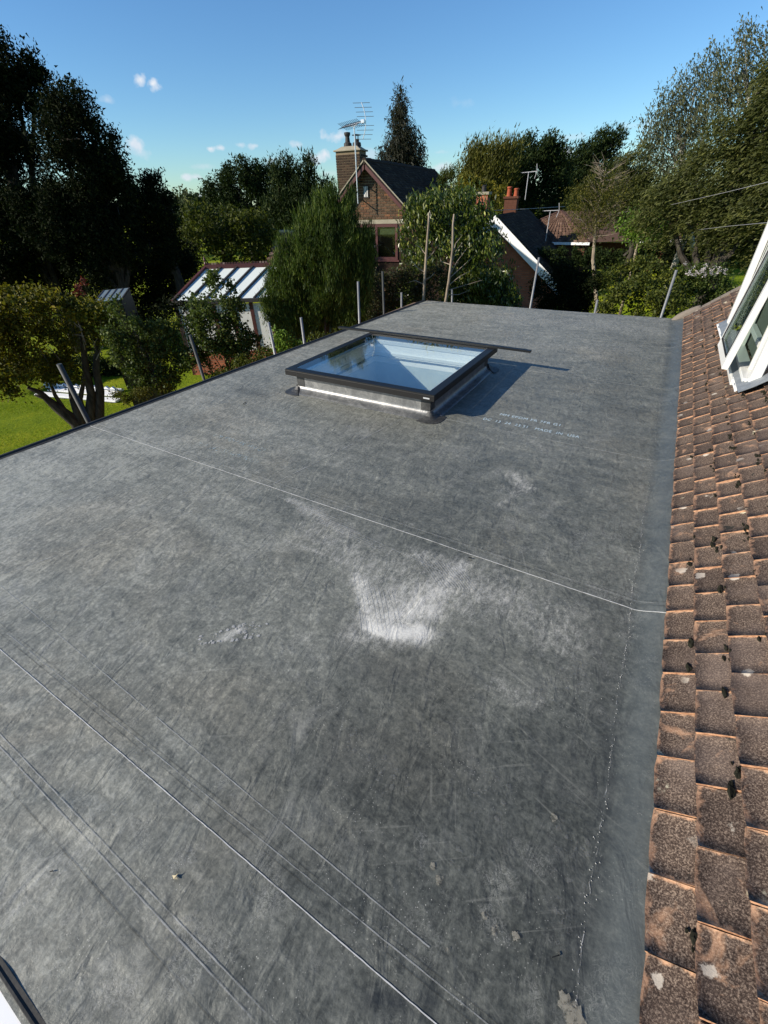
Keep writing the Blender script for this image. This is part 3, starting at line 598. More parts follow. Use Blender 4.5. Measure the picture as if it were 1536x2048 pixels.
b = MB(); b.box(SKx1 - .096, SKx1 - .088, SKy0 + .09, SKy1 - .09, ZT - .026, ZT - .012); b.build('spacer_bar', M['alu'], sk, off=SO)
b = MB(); ringbox(b, SKx0 + .10, SKx1 - .10, SKy0 + .10, SKy1 - .10, .03, ZT - .10, ZT - .063); b.build('inner_frame', M['white_upvc'], sk, off=SO)
# upstand dressed in rubber with a rounded fillet
ux0, ux1, uy0, uy1 = SKx0 + .075, SKx1 - .075, SKy0 + .085, SKy1 - .085
prof = [(0, ZT - .058), (0, .075), (.004, .055), (.016, .036), (.034, .020), (.060, .009), (.085, .004), (.087, .0015)]
b = MB(); n = len(prof); rings = []
for (o_, z) in prof:
    c = [(ux0 - o_, uy0 - o_), (ux1 + o_, uy0 - o_), (ux1 + o_, uy1 + o_), (ux0 - o_, uy1 + o_)]; rings.append([(x, y, z) for x, y in c])
V = [v for r in rings for v in r]; F = [(i * 4 + (k + 1) % 4, i * 4 + k, (i + 1) * 4 + k, (i + 1) * 4 + (k + 1) % 4) for i in range(n - 1) for k in range(4)]
b.add(V, F); up = b.build('upstand', M['epdm_upstand'], sk, off=SO)
for p in up.data.polygons: p.use_smooth = True
up.data.set_sharp_from_angle(angle=math.radians(50))
for (cx, cy, sx_, sy_) in ((ux0, uy0, -1, -1), (ux1, uy0, 1, -1), (ux1, uy1, 1, 1), (ux0, uy1, -1, 1)):     # corner patches
    b = MB(); b.box(min(cx, cx + sx_ * .0035), max(cx, cx + sx_ * .0035), min(cy, cy - sy_ * .09), max(cy, cy - sy_ * .09), .06, ZT - .07)
    b.box(min(cx + sx_ * .0035, cx - sx_ * .09), max(cx + sx_ * .0035, cx - sx_ * .09), min(cy, cy + sy_ * .0035), max(cy, cy + sy_ * .0035), .06, ZT - .07)
    k = 22; pts = []
    for i in range(k + 1):
        t = -.5 * math.pi * .25 + (1.5 * math.pi * .5 + .4) * i / k
        t = -.55 + 2.67 * i / k; pts.append((cx + sx_ * (.135 * math.copysign(abs(math.cos(t)) ** .75, math.cos(t))), cy + sy_ * (.135 * math.copysign(abs(math.sin(t)) ** .75, math.sin(t)))))
    inner = (cx - sx_ * .06, cy - sy_ * .06)
    lv = [(1.0, .0022), (1.0, .005), (.78, .0075), (.56, .012), (.34, .030), (.14, .064)]
    V = []; 
    for s_, z in lv: V += [(cx + (x - cx) * s_, cy + (y - cy) * s_, z) for x, y in pts]
    F = []
    for j in range(len(lv) - 1):
        for i in range(k):
            q = (j * (k + 1) + i, j * (k + 1) + i + 1, (j + 1) * (k + 1) + i + 1, (j + 1) * (k + 1) + i); F.append(q if sx_ * sy_ > 0 else q[::-1])
    b.add(V, F); b.build('corner_patch', M['epdm_patch'], sk, off=SO, smooth=False)
# label plate and screws on the front profile
MB().box(SKx1 - .105, SKx1 - .045, SKy0 - .0015, SKy0 + .001, ZT - .045, ZT - .033).build('name_plate', M['alu'], sk, off=SO)
for k in range(5):
    x = SKx0 + .16 + k * .33; MB().tube([(x, SKy0 + .001, ZT - .022), (x, SKy0 - .0025, ZT - .022)], .005, 8).build('screw', M['gasket'], sk, off=SO)
# white lined shaft
zs = -.4
for (x0, x1, y0, y1) in ((ux0 + .01, ux0 + .03, uy0 + .03, uy1 - .03), (ux1 - .03, ux1 - .01, uy0 + .03, uy1 - .03), (ux0 + .01, ux1 - .01, uy0 + .01, uy0 + .03), (ux0 + .01, ux1 - .01, uy1 - .03, uy1 - .01)):
    MB().box(x0, x1, y0, y1, -.08, ZT - .059).build('shaft_lining', M['white_paint'], sk, off=SO)
    MB().box(x0, x1, y0, y1, zs, -.082).build('shaft_lower', M['shaft_dull'], sk, off=SO)  # duller blue-grey lining below the white part
b = MB(); ringbox(b, ux0 + .03, ux1 - .03, uy0 + .03, uy1 - .03, .018, .02, .05); b.build('shaft_bead', M['white_upvc'], sk, off=SO)

bt = pl(700, 659, .262); bt2 = pl(1062, 702, .262)
a_ = Vector((-3.62, 4.90, .264)); b_ = Vector((float(bt2[0]), float(bt2[1]), .264))
batten = empty('rubber_strip', (a_ + b_) / 2, 0, 'long thin black strip lying across the back edge of the skylight', 'strip')
o_ = (a_ + b_) / 2
pts = [a_.lerp(b_, t) + Vector((0, 0, -.006 * abs(2 * t - 1) ** 2)) for t in np.linspace(0, 1, 9)]
bb = MB()
for i in range(8): bb.bar(pts[i], pts[i + 1], .05, .022)
o = bb.build('strip_body', M['black_metal'], batten, off=o_)

# ------------------------------------------------------------------ scaffold poles
poles = [((178, 845), (118, 728), 'thick grey scaffold pole leaning over the lawn, nearest of all'), ((408, 758), (380, 670), 'grey scaffold pole beside the tall rose bush below the conservatory'), ((550, 708), (537, 645), 'short pole at the left roof edge below the right end of the conservatory'),
         ((609, 689), (602, 635), 'short pole in front of the foot of the big green conifer'), ((719, 648), (716, 563), 'tall pale pole at the roof edge right of the big green conifer'), ((768, 630), (765, 543), 'thin dark pole below the brown framed window of the brick house'),
         ((803, 615), (803, 585), 'small pole stub at the left roof edge near the far corner'), ((904, 601), (904, 578), 'tiny pole stub behind the far roof edge under the laurel stems'), ((1061, 612), (1078, 515), 'tall thin pole rising from the far roof edge to the white bargeboard'),
         ((1190, 624), (1195, 600), 'short pole stub behind the far roof edge before the leafy shrub'), ((1322, 634), (1353, 540), 'leaning silver pole at the far right roof corner beside the tiled verge')]
for i, (bp, tp, lab) in enumerate(poles):
    B = pl(*bp); r = ray(*tp); k = math.hypot(B[0], B[1]) / math.hypot(r[0], r[1]); T = np.array([0, 0, CH]) + r * k
    ex = 1 + .66 / k / math.hypot(r[0], r[1]); B = np.array([0, 0, CH]) + (B - np.array([0, 0, CH])) * ex; T = np.array([0, 0, CH]) + (T - np.array([0, 0, CH])) * ex
    lean = (T - B) / (T[2] - B[2]); B0 = B.copy()
    rad = .025 if i == 0 else .019
    off = tuple(B0 + lean * (-2.8 - B0[2])); pe = empty('scaffold_pole', off, 0, lab, 'pole', 'scaffold poles around the roof edge')
    b = MB(); b.tube([off, T], rad, 14); b.build('tube', M['galv_dark'] if i in (0, 1, 5) else M['galv'], pe, off=off)
    for p in pe.children[0].data.polygons: p.use_smooth = len(p.vertices) == 4
zc = B0[2] if i < 2 else B0[2] - .6; b = MB(); b.tube([(B[0], B[1], zc - .04), (B[0], B[1], zc + .04)], rad + .012, 10); b.box(B[0] - .015, B[0] + .06, B[1] - .05, B[1] - .02, zc - .025, zc + .03); b.build('coupler', M['galv'], pe, off=off, bevel=.003)

# ------------------------------------------------------------------ main house: tiled roof slope, dormer window
PITCH = math.radians(38); TK = math.tan(PITCH)
HO = (.42 + .0118 * .4, 0, .05)
house = empty('house', HO, math.atan(.0118), 'main house with weathered brown clay tile slope and white dormer window', 'house')
slope = bpy.data.objects.new('roof_slope', None)
me = bpy.data.meshes.new('roof_slope'); me.from_pydata([(0, -1.5, -.03), (0, 8.32, -.03), (3.2, 8.32, -.03), (3.2, -1.5, -.03), (0, -1.5, -.012), (0, 8.32, -.012), (3.2, 8.32, -.012), (3.2, -1.5, -.012)], [], [(0, 1, 2, 3), (7, 6, 5, 4), (0, 4, 5, 1), (1, 5, 6, 2), (2, 6, 7, 3), (3, 7, 4, 0)]); me.materials.append(M['soot'])
slope = bpy.data.objects.new('roof_slope', me); col.objects.link(slope); slope.parent = house; slope.rotation_euler = (0, -PITCH, 0)
def tile_mesh(seed):
    r = random.Random(seed); nu, nv = 4, 3; W = .0865; L = .155; th = .0095; V = []; uv = []
    for j in range(nv + 1):
        for i in range(nu + 1):
            u = i / nu; v = j / nv; x = L * v; y = -W + 2 * W * u
            z = .0018 * (1 - (2 * u - 1) ** 2) + r.uniform(-.0009, .0009)
            if j == 0: x += r.uniform(-.0022, .0022) + (.003 if i in (0, nu) else 0)
            V.append((x, y + (r.uniform(-.001, .001)), z)); uv.append((u, 1 - v))
    F = [(j * (nu + 1) + i, (j + 1) * (nu + 1) + i, (j + 1) * (nu + 1) + i + 1, j * (nu + 1) + i + 1) for j in range(nv) for i in range(nu)]
    top = len(F); per = [i for i in range(nu + 1)][::-1] ; left = [j * (nu + 1) for j in range(nv + 1)]; right = [j * (nu + 1) + nu for j in range(nv + 1)]
    ring = [nv * (nu + 1)] + [j * (nu + 1) for j in range(nv - 1, -1, -1)] + list(range(1, nu + 1)) + [j * (nu + 1) + nu for j in range(1, nv + 1)]
    b0 = len(V); V += [(V[k][0], V[k][1], V[k][2] - th) for k in ring]; uv += [uv[k] for k in ring]
    for k in range(len(ring) - 1): F.append((ring[k], b0 + k, b0 + k + 1, ring[k + 1]))
    F = [f[::-1] for f in F]
    me = bpy.data.meshes.new('roof_tile'); me.from_pydata(V, [], F); ul = me.uv_layers.new(name='UVMap')
    for l in me.loops: ul.data[l.index].uv = uv[l.vertex_index]
    me.materials.append(M['tile']); me.materials.append(M['tile_edge'])
    for p in me.polygons: p.material_index = 0 if p.index < top else 1
    for p in me.polygons: p.use_smooth = p.index < top
    return me
TM = [tile_mesh(k) for k in range(12)]
G = .112; PW = .178
cand = []
for k in range(-0, 22):
    for j in range(-7, 50):
        y = j * PW + (PW / 2 if k % 2 else 0) + .06 + .008 * math.sin(k * 2.1); b_ = k * G
        if y > 8.25: continue
        wx = HO[0] + b_ * math.cos(PITCH); wz = HO[2] + b_ * math.sin(PITCH)
        if 4.22 < y < 6.42 and wx > .80: continue
        ray_ = RC.T @ (np.array([wx - .0118 * y, y, wz]) - np.array([0, 0, CH]))
        if -ray_[2] < .15: continue
        px = 768 + FP * ray_[0] / -ray_[2]; py = 1024 - FP * ray_[1] / -ray_[2]; inv = px < 1600 and -60 < py < 2150
        cand.append(((0 if inv else 1), -ray_[2], k, y, b_))
cand.sort(); vert_join = []
bs_v, bs_f, bs_uv, bs_m = [], [], [], []
for idx, (inv, dd, k, y, b_) in enumerate(cand):
    rx = random.gauss(0, .013); ry = -.085 + random.gauss(0, .012); rz = random.gauss(0, .010); zz = .014 + random.gauss(0, .0012); loc = (b_ + random.gauss(0, .0015), y + random.gauss(0, .001), zz)
    ms = TM[random.randrange(12)]
    # lower edge lifted: rotate about y so that the head dips under the course above
    rot = (rx, .085 + random.gauss(0, .01), rz)
    if idx < 295:
        o = bpy.data.objects.new('roof_tile', ms); col.objects.link(o); o.parent = slope; o.location = (loc[0], loc[1], loc[2] + .004); o.rotation_euler = rot
    elif inv == 0 or dd < 6:
        mm = Matrix.Translation((loc[0], loc[1], loc[2] + .004)) @ (Matrix.Rotation(rot[2], 4, 'Z') @ Matrix.Rotation(rot[1], 4, 'Y') @ Matrix.Rotation(rot[0], 4, 'X'))
        base = len(bs_v); bs_v += [tuple(mm @ v.co) for v in ms.vertices]
        for p in ms.polygons: bs_f.append(tuple(base + i for i in p.vertices)); bs_m.append(p.material_index); bs_uv += [tuple(ms.uv_layers[0].data[l].uv) for l in p.loop_indices]
me = bpy.data.meshes.new('roof_tiles_far'); me.from_pydata(bs_v, [], bs_f); ul = me.uv_layers.new(name='UVMap'); ul.data.foreach_set('uv', np.array(bs_uv, dtype=np.float32).ravel()); me.materials.append(M['tile']); me.materials.append(M['tile_edge']); me.polygons.foreach_set('material_index', bs_m)
o = bpy.data.objects.new('roof_tiles', me); col.objects.link(o); o.parent = slope; tag(o, kind='stuff')
# moss cushions in the joints
b = MB()
def cushion(x, y, r, h):
    n = 7; V = []; ph = random.uniform(0, 6)
    for rr, zz in ((1, 0), (.8, .6), (.35, 1)):
        V += [(x + r * rr * .6 * (1 + random.uniform(-.5, .4)) * math.cos(2 * math.pi * k / n + ph), y + r * rr * 1.3 * (1 + random.uniform(-.5, .4)) * math.sin(2 * math.pi * k / n + ph), .014 + h * zz * random.uniform(.6, 1.2)) for k in range(n)]
    b.add(V, [(j * n + k, j * n + (k + 1) % n, (j + 1) * n + (k + 1) % n, (j + 1) * n + k) for j in range(2) for k in range(n)] + [tuple(2 * n + k for k in range(n))])
for i in range(1900):
    k = random.choice(range(1, 16)); y = random.uniform(.3, 8.0)
    if random.random() > min(1, .05 + (k / 7) ** 1.5 * (.5 if y < 2 else 1)): continue
    cl = random.randint(1, 5)
    for q in range(cl): cushion(k * G - random.uniform(-.004, .022), y + q * .018 + random.gauss(0, .01), random.uniform(.003, .016), random.uniform(.004, .014))
for (x, y) in ((.0 + .09, 1.42), (.2, 1.30), (.19, 2.2), (.2, 2.25), (.20, .95), (.1, 1.55)): cushion(x, y, .018, .018)
tag(b.build('moss', M['moss'], slope), kind='stuff')
b = MB(); n = 26
for i in range(n):          # verge mortar bed along the far gable
    x0 = -.02 + i * .12; x1 = x0 + .121; w_ = random.uniform(-.004, .004)
    b.box(x0, x1, 8.22 + w_, 8.36 + w_, -.03, .022 + random.uniform(-.003, .004))
b.build('verge_mortar', M['mortar_dark'], slope, bevel=.006)
b = MB(); pts = []
for i in range(10):
    t = i / 9; pts.append((-.20 + .42 * t, 8.33 - .02 * t, -.0 + .02 * math.sin(t * 3.1)))
b.tube(pts, [.02, .05, .062, .065, .065, .062, .06, .058, .055, .05], 10); fil = b.build('mortar_fillet', M['mortar_dark'], slope, smooth=True)
MB().box(.1, 4, -1.5, 8.2, -2.85, -.06).build('wall', M['red_brick'], house)

# dormer (local to house: x from HO.x). use world->local helper
hm = Matrix.Translation(HO) @ Matrix.Rotation(math.atan(.0118), 4, 'Z'); hi = hm.inverted()
dorm = MB().box(.86, 2.6, 4.30, 6.36, .2, 1.75).build('dormer_body', M['white_paint'], house, off=HO)
# open the front of the body: replace by frame pieces standing in front
wf = bpy.data.objects.new('window', bpy.data.meshes.new('window')); col.objects.link(wf); wf.parent = house
def wpart(b, name, mat, bevel=.004): return b.build(name, mat, wf, bevel=bevel, off=HO)
X0 = .745
wpart(MB().box(.700, .86, 4.38, 6.46, .305, .350), 'sill', M['white_upvc'])
wpart(MB().box(.775, .84, 4.19, 4.27, .33, 1.7), 'post', M['white_upvc']); wpart(MB().box(X0, .84, 6.33, 6.42, .345, 1.7), 'post', M['white_upvc'])
wpart(MB().box(X0 + .004, .836, 5.34, 5.42, .345, 1.7), 'mullion', M['white_upvc']); wpart(MB().box(X0 + .002, .838, 4.27, 6.33, .346, .40), 'bottom_rail', M['white_upvc'])
wpart(MB().box(X0, .84, 4.17, 6.42, 1.7, 1.78), 'head', M['white_upvc'])
b = MB(); 
for (a0, a1, b0, b1) in ((5.44, 6.31, .41, 1.69),): ringb = [(a0, a1, b0, b0 + .012), (a0, a1, b1 - .012, b1), (a0, a0 + .012, b0, b1), (a1 - .012, a1, b0, b1)]
for (y0, y1, z0, z1) in ringb: b.box(.796, .802, y0, y1, z0, z1)
wpart(b, 'gasket', M['gasket'], 0)
MB().box(.806, .810, 5.45, 6.30, .42, 1.68).build('pane', M['glass_win'], wf, off=HO)
MB().box(.852, .858, 4.3, 6.33, .35, 1.7).build('dark_interior_panel', plain('room_dark', (.12, .13, .11), .8), wf, off=HO)  # dark panel close behind the glass paints in the dim interior
# inner frame glimpsed under the open sash
wpart(MB().box(.80, .845, 4.52, 4.57, .40, 1.4), 'inner_stile', M['white_upvc']); wpart(MB().box(.80, .845, 4.57, 5.3, .56, .60), 'inner_rail', M['white_upvc'])
# top hung sash swung out at the bottom
sa = Matrix.Translation((X0 + .03 - HO[0], 0 - HO[1], 1.62 - HO[2])) @ Matrix.Rotation(math.radians(5.2), 4, 'Y')
def sbox(b, y0, y1, z0, z1, x0=-.045, x1=.0): b.box(x0, x1, y0, y1, z0, z1, sa)
b = MB(); sbox(b, 4.50, 4.575, -1.24, 0); b.build('sash', M['white_upvc'], wf, bevel=.004)
b = MB(); sbox(b, 5.225, 5.30, -1.24, 0); b.build('sash', M['white_upvc'], wf, bevel=.004)
b = MB(); sbox(b, 4.575, 5.225, -1.24, -1.165, -.044, -.001); b.build('sash', M['white_upvc'], wf, bevel=.004)
b = MB(); sbox(b, 4.575, 5.225, -.075, 0, -.044, -.001); b.build('sash', M['white_upvc'], wf, bevel=.004)
b = MB(); sbox(b, 4.575, 4.587, -1.165, -.075, -.048, -.040); sbox(b, 5.213, 5.225, -1.165, -.075, -.048, -.040); sbox(b, 4.587, 5.213, -1.165, -1.153, -.048, -.040); b.build('gasket', M['gasket'], wf)
b = MB(); sbox(b, 4.587, 5.213, -1.153, -.075, -.030, -.026); b.build('pane', M['glass_win'], wf)
# lead flashing dressed over the tiles under the sill
b = MB(); N = 34
for i in range(N + 1):
    y = 4.12 + (6.5 - 4.12) * i / N; xx = .682 + (6.4 - y) * .014 + random.uniform(-.003, .003)
    zr = lambda x_: HO[2] + (x_ - HO[0] + .0118 * y) * TK + .028
    for x_ in (xx, .72, .76): b.v.append((x_, y, zr(x_) + (random.uniform(-.001, .003) if x_ == xx else 0) + (.0 if x_ < .75 else .0)))
b.f = [(i * 3 + k, (i + 1) * 3 + k, (i + 1) * 3 + k + 1, i * 3 + k + 1) for i in range(N) for k in range(2)]
lf = b.build('lead_flashing', M['lead'], house, off=HO); lf.modifiers.new('s', 'SOLIDIFY').thickness = .004
b = MB(); 
for i in range(N + 1):
    y = 4.12 + (6.5 - 4.12) * i / N; x_ = .682 + (6.4 - y) * .014 + random.uniform(-.001, .001); z = HO[2] + (x_ - HO[0] + .0118 * y) * TK + .027
    b.v += [(x_ - .006, y, z - .005), (x_ + .007, y, z + .008)]
b.f = [(i * 2, (i + 1) * 2, (i + 1) * 2 + 1, i * 2 + 1) for i in range(N)]
o = b.build('lead_edge', M['white_dirty'], house, off=HO); o.modifiers.new('s', 'SOLIDIFY').thickness = .004
b = MB(); zr2 = lambda x_: HO[2] + (x_ - HO[0] + .0118 * 4) * TK + .034
b.add([(.72, 4.06, zr2(.72)), (.72, 4.22, zr2(.72)), (1.1, 4.22, zr2(1.1)), (1.1, 4.12, zr2(1.1)), (.8, 4.05, zr2(.8))], [(0, 1, 2, 3, 4)]); o = b.build('lead_apron', M['lead'], house, off=HO); o.modifiers.new('s', 'SOLIDIFY').thickness = .004
# hung tiles on the near cheek
bt_ = bpy.data.meshes.new('x')
for r_ in range(12):
    for c in range(7):
        x = .86 + c * .168 + (.084 if r_ % 2 else 0); z = HO[2] + (x - HO[0]) * TK + r_ * .1
        o = MB().box(0, .162, -.016, 0, 0, .12).build('hung_tile', M['tile'], house) if (r_ == 0 and c == 0) else dupe(ht, house)
        if r_ == 0 and c == 0: ht = o
        o.location = (x - HO[0] - 0, 4.275 - HO[1] - .002, .40 + r_ * .1 - HO[2]); o.rotation_euler = (math.radians(6), 0, 0)

# ------------------------------------------------------------------ neighbour's brick house
P0 = at(735, 402, 19); YAW = math.radians(10)
n0 = (float(P0[0]), float(P0[1]), -2.8)
hA = empty('brick_house', n0, YAW, 'brown brick gabled house with purple-brown bargeboards and dark tiled roof', 'house')
def zA(z): return z + 2.8
AP, SL, AU = 2.74, .90, .07           # apex height, slope, apex u
HW = 3.1; LEN = 9.0
def gw(z): return (AP - .12 - z) / SL       # half width of the wall at height z
b = MB(); b.prism([(AU - HW + .1, zA(-2.8)), (AU + HW - .1, zA(-2.8)), (AU + HW - .1, zA(AP - .12 - SL * (HW - .1))), (AU, zA(AP - .12)), (AU - HW + .1, zA(AP - .12 - SL * (HW - .1)))], .012, LEN - .1); b.build('wall', M['mortar'], hA)
MB().box(AU - HW + .12, AU + HW - .12, -.012, .011, 0, zA(.60)).build('lower_wall', M['red_dark'], hA)  # overlay that paints the lower gable dark
br = MB().box(0, .208, 0, .04, 0, .059).build('brick', M['brick'], hA, bevel=0); br.location = (0, 30, 0); nb = 0; first = True
cls = []
row = 0; z = .0
while True:
    z = 1.07 + row * .075
    if z + .065 > AP - .2: break
    hw = gw(z + .065) - .02; u = AU - hw; x = -6 + (.1125 if row % 2 else 0)
    while x < AU + hw:
        x0 = max(x, AU - hw); x1 = min(x + .215, AU + hw)
        if x1 - x0 > .05 and x0 > -1.9 and x1 < 2.6: cls.append((x0, x1, z))
        x += .225
    row += 1
for r_ in range(16):
    z = .93 - .075 * (r_ + 1) - .012; x = 1.18 + (.1125 if r_ % 2 else 0) 
    while x < 2.4: cls.append((x, x + .215, z)); x += .225
cls = [c for c in cls if c[1] < AU + gw(c[2])]
for (x0, x1, z) in cls:
    o = br if first else dupe(br, hA); first = False; o.location = (x0, -.006 + random.uniform(-.002, .002), zA(z)); o.scale = ((x1 - x0 - .007) / .208, 1, 1)
print('gable bricks', len(cls))
MB().box(-1.6, 1.9, -.02, .03, zA(.93), zA(1.05)).build('lintel', M['concrete'], hA)
def roofquad(name, A, B, C, D, mat, parent, g=.1, w=.165, th=.012, stag=.5, gap=.03):
    # tiles joined into one part over quad A (eave near) B (eave far) C (ridge far) D (ridge near)
    A, B, C, D = [np.array(v, float) for v in (A, B, C, D)]; nu = max(1, int(np.linalg.norm(B - A) / w)); nv = max(1, int(np.linalg.norm(D - A) / g))
    N_ = np.cross(B - A, D - A); N_ /= np.linalg.norm(N_)
    if N_[2] < 0: N_ = -N_
    j, i = np.meshgrid(np.arange(nv), np.arange(nu), indexing='ij'); j = j.ravel(); i = i.ravel(); off = (j % 2) * stag
    u0 = np.clip((i + off) / nu, 0, 1); u1 = np.clip((i + off + 1 - gap) / nu, 0, 1); v0 = j / nv + rng.normal(0, .03 / nv, len(j)); v1 = np.clip((j + 1.2) / nv, 0, 1)
    P = lambda u, v: (A * ((1 - u) * (1 - v))[:, None] + B * (u * (1 - v))[:, None] + C * (u * v)[:, None] + D * ((1 - u) * v)[:, None])
    lift = (.5 + rng.uniform(0, .6, len(j)))[:, None] * N_ * th * 2.2
    a, b_, c, d = P(u0, v0) + lift, P(u1, v0) + lift, P(u1, v1) + N_ * th * .3, P(u0, v1) + N_ * th * .3
    e, f = P(u0, v0), P(u1, v0); V = np.stack([a, b_, c, d, e, f], 1).reshape(-1, 3); k = np.arange(len(j))[:, None] * 6
    F = np.concatenate([k + np.array([[0, 1, 2, 3]]), k + np.array([[4, 5, 1, 0]])]); o = mesh_np(name, V, F, mat, parent); tag(o, kind='stuff'); return o
ov = .32
def rA(u, w_, dz=0): return (u, w_, zA(AP - SL * abs(u - AU) + dz))
b = MB(); 
b.hexa([rA(AU + HW + .25, -ov, -.10), rA(AU + HW + .25, LEN, -.10), rA(AU, LEN, -.10), rA(AU, -ov, -.10)], [rA(AU + HW + .25, -ov), rA(AU + HW + .25, LEN), rA(AU, LEN), rA(AU, -ov)])
b.hexa([rA(AU - HW - .25, -ov, -.10), rA(AU - HW - .25, LEN, -.10), rA(AU, LEN, -.10), rA(AU, -ov, -.10)], [rA(AU - HW - .25, -ov), rA(AU - HW - .25, LEN), rA(AU, LEN), rA(AU, -ov)])
b.build('roof', M['soot'], hA)
roofquad('roof_tiles', rA(AU + HW + .3, -ov - .03, .005), rA(AU + HW + .3, LEN, .005), rA(AU, LEN, .005), rA(AU, -ov - .03, .005), M['roof_dark'], hA, .1, .165, .014)
roofquad('roof_tiles', rA(AU - HW - .3, -ov - .03, .005), rA(AU - HW - .3, LEN, .005), rA(AU, LEN, .005), rA(AU, -ov - .03, .005), M['roof_dark'], hA, .1, .165, .014)
for k in range(int(LEN / .3)):
    o = MB().tube([(AU, 0, 0), (AU, .29, .004)], .085, 10).build('ridge_tile', M['roof_dark'], hA) if k == 0 else dupe(rt, hA)
    if k == 0: rt = o
    o.location = (0, -ov - .02 + k * .3, zA(AP) - .02 + random.uniform(-.006, .006))
for s in (1, -1):
    A = rA(AU + s * (HW + .2), -ov, -.02); B = rA(AU + s * .02, -ov, -.02)
    b = MB(); b.hexa([(A[0], -ov, A[2] - .21), (A[0], -ov + .03, A[2] - .21), (B[0], -ov + .03, B[2] - .21), (B[0], -ov, B[2] - .21)], [(A[0], -ov, A[2]), (A[0], -ov + .03, A[2]), (B[0], -ov + .03, B[2]), (B[0], -ov, B[2])]); b.build('bargeboard', M['brown_frame'], hA)
    b = MB(); b.hexa([(A[0], -ov - .03, A[2] + .0), (A[0], -ov + .02, A[2] + .0), (B[0], -ov + .02, B[2] + .0), (B[0], -ov - .03, B[2] + .0)], [(A[0], -ov - .03, A[2] + .045), (A[0], -ov + .02, A[2] + .045), (B[0], -ov + .02, B[2] + .045), (B[0], -ov - .03, B[2] + .045)]); b.build('verge', M['concrete'], hA)
def window(parent, u0, u1, z0, z1, w_, fm, gm, mull=(), t=.06, name='window', dark=True):
    f = MB(); f.box(u0, u1, w_ - .03, w_ + .03, z0, z0 + t); f.box(u0, u1, w_ - .03, w_ + .03, z1 - t, z1); f.box(u0, u0 + t, w_ - .03, w_ + .03, z0 + t, z1 - t); f.box(u1 - t, u1, w_ - .03, w_ + .03, z0 + t, z1 - t)
    for m_ in mull: f.box(m_ - t / 2, m_ + t / 2, w_ - .028, w_ + .028, z0 + t, z1 - t)
    o = f.build(name, fm, parent); MB().box(u0 + t, u1 - t, w_ - .004, w_ + .004, z0 + t, z1 - t).build('pane', gm, o); MB().box(u0, u1, w_ + .035, w_ + .038, z0, z1).build('dark_backing', M['soot'], o); return o  # near-black sheet behind the glass stands in for the unlit room
window(hA, -1.0, 1.14, zA(-.2), zA(.92), -.02, M['brown_frame'], M['glass_win'], (.32,), .09)
b = MB(); b.box(-1.1, 1.2, -.07, .0, zA(-.26), zA(-.205)); b.build('window_sill', M['brown_frame'], hA)
b = MB(); b.box(-.13, .07, -.03, .0, zA(1.70), zA(2.06)); b.build('vent_frame', M['soot'], hA)
for k in range(3): MB().box(-.105 + k * .055, -.075 + k * .055, -.045, -.03, zA(1.73), zA(2.03)).build('vent_slat', M['white_dirty'], hA)
# chimney
ch = MB().box(-1.60, -.66, 1.02, 1.65, zA(1.2), zA(3.1)).build('chimney', M['mortar_ch'], hA)
cb = MB().box(0, .208, 0, .03, 0, .058).build('brick', M['brick_ch'], ch); fst = True
for r_ in range(24):
    z = zA(1.22) + r_ * .075
    if z > zA(3.03): break
    x = -1.608 - (.1125 if r_ % 2 else 0)
    while x < -.66:
        x0 = max(x, -1.608); x1 = min(x + .215, -.652)
        if x1 - x0 > .04: o = cb if fst else dupe(cb, ch); fst = False; o.location = (x0, 1.008, z); o.scale = ((x1 - x0) / .215, 1, 1)
        x += .225
    y = 1.03 + (.1125 if r_ % 2 else 0)
    while y < 1.6:
        if z > zA(2.0):
            for xx in (-.682, -1.608): o = dupe(cb, ch); o.location = (xx if xx > -1 else xx, y, z); o.scale = (.03 / .215, .2 / .03, 1)
        y += .225
b = MB(); b.box(-1.67, -.59, .96, 1.71, zA(3.1), zA(3.15)); b.hexa([(-1.62, 1.0, zA(3.15)), (-.64, 1.0, zA(3.15)), (-.64, 1.67, zA(3.15)), (-1.62, 1.67, zA(3.15))], [(-1.4, 1.15, zA(3.25)), (-.8, 1.15, zA(3.25)), (-.8, 1.5, zA(3.25)), (-1.4, 1.5, zA(3.25))]); b.build('chimney_cap', M['concrete'], ch, bevel=.015)
b = MB(); b.lathe([(.15, 0), (.14, .10), (.09, .13), (.075, .28), (.11, .34), (.115, .40), (.06, .41)], (-1.22, 1.3, zA(3.24)), 12); b.build('chimney_pot', M['soot'], ch)
b = MB(); b.lathe([(.16, 0), (.15, .10), (.09, .12), (.09, .20)], (-.86, 1.3, zA(3.24)), 12)
b.lathe([(.16, .30), (.17, .315), (.02, .34)], (-.86, 1.3, zA(3.24)), 12)
for k in range(4): b.tube([(-.86 + .08 * math.cos(k * 1.57), 1.3 + .08 * math.sin(k * 1.57), zA(3.42)), (-.86 + .08 * math.cos(k * 1.57), 1.3 + .08 * math.sin(k * 1.57), zA(3.55))], .01, 5)
b.build('chimney_pot', M['soot'], ch)
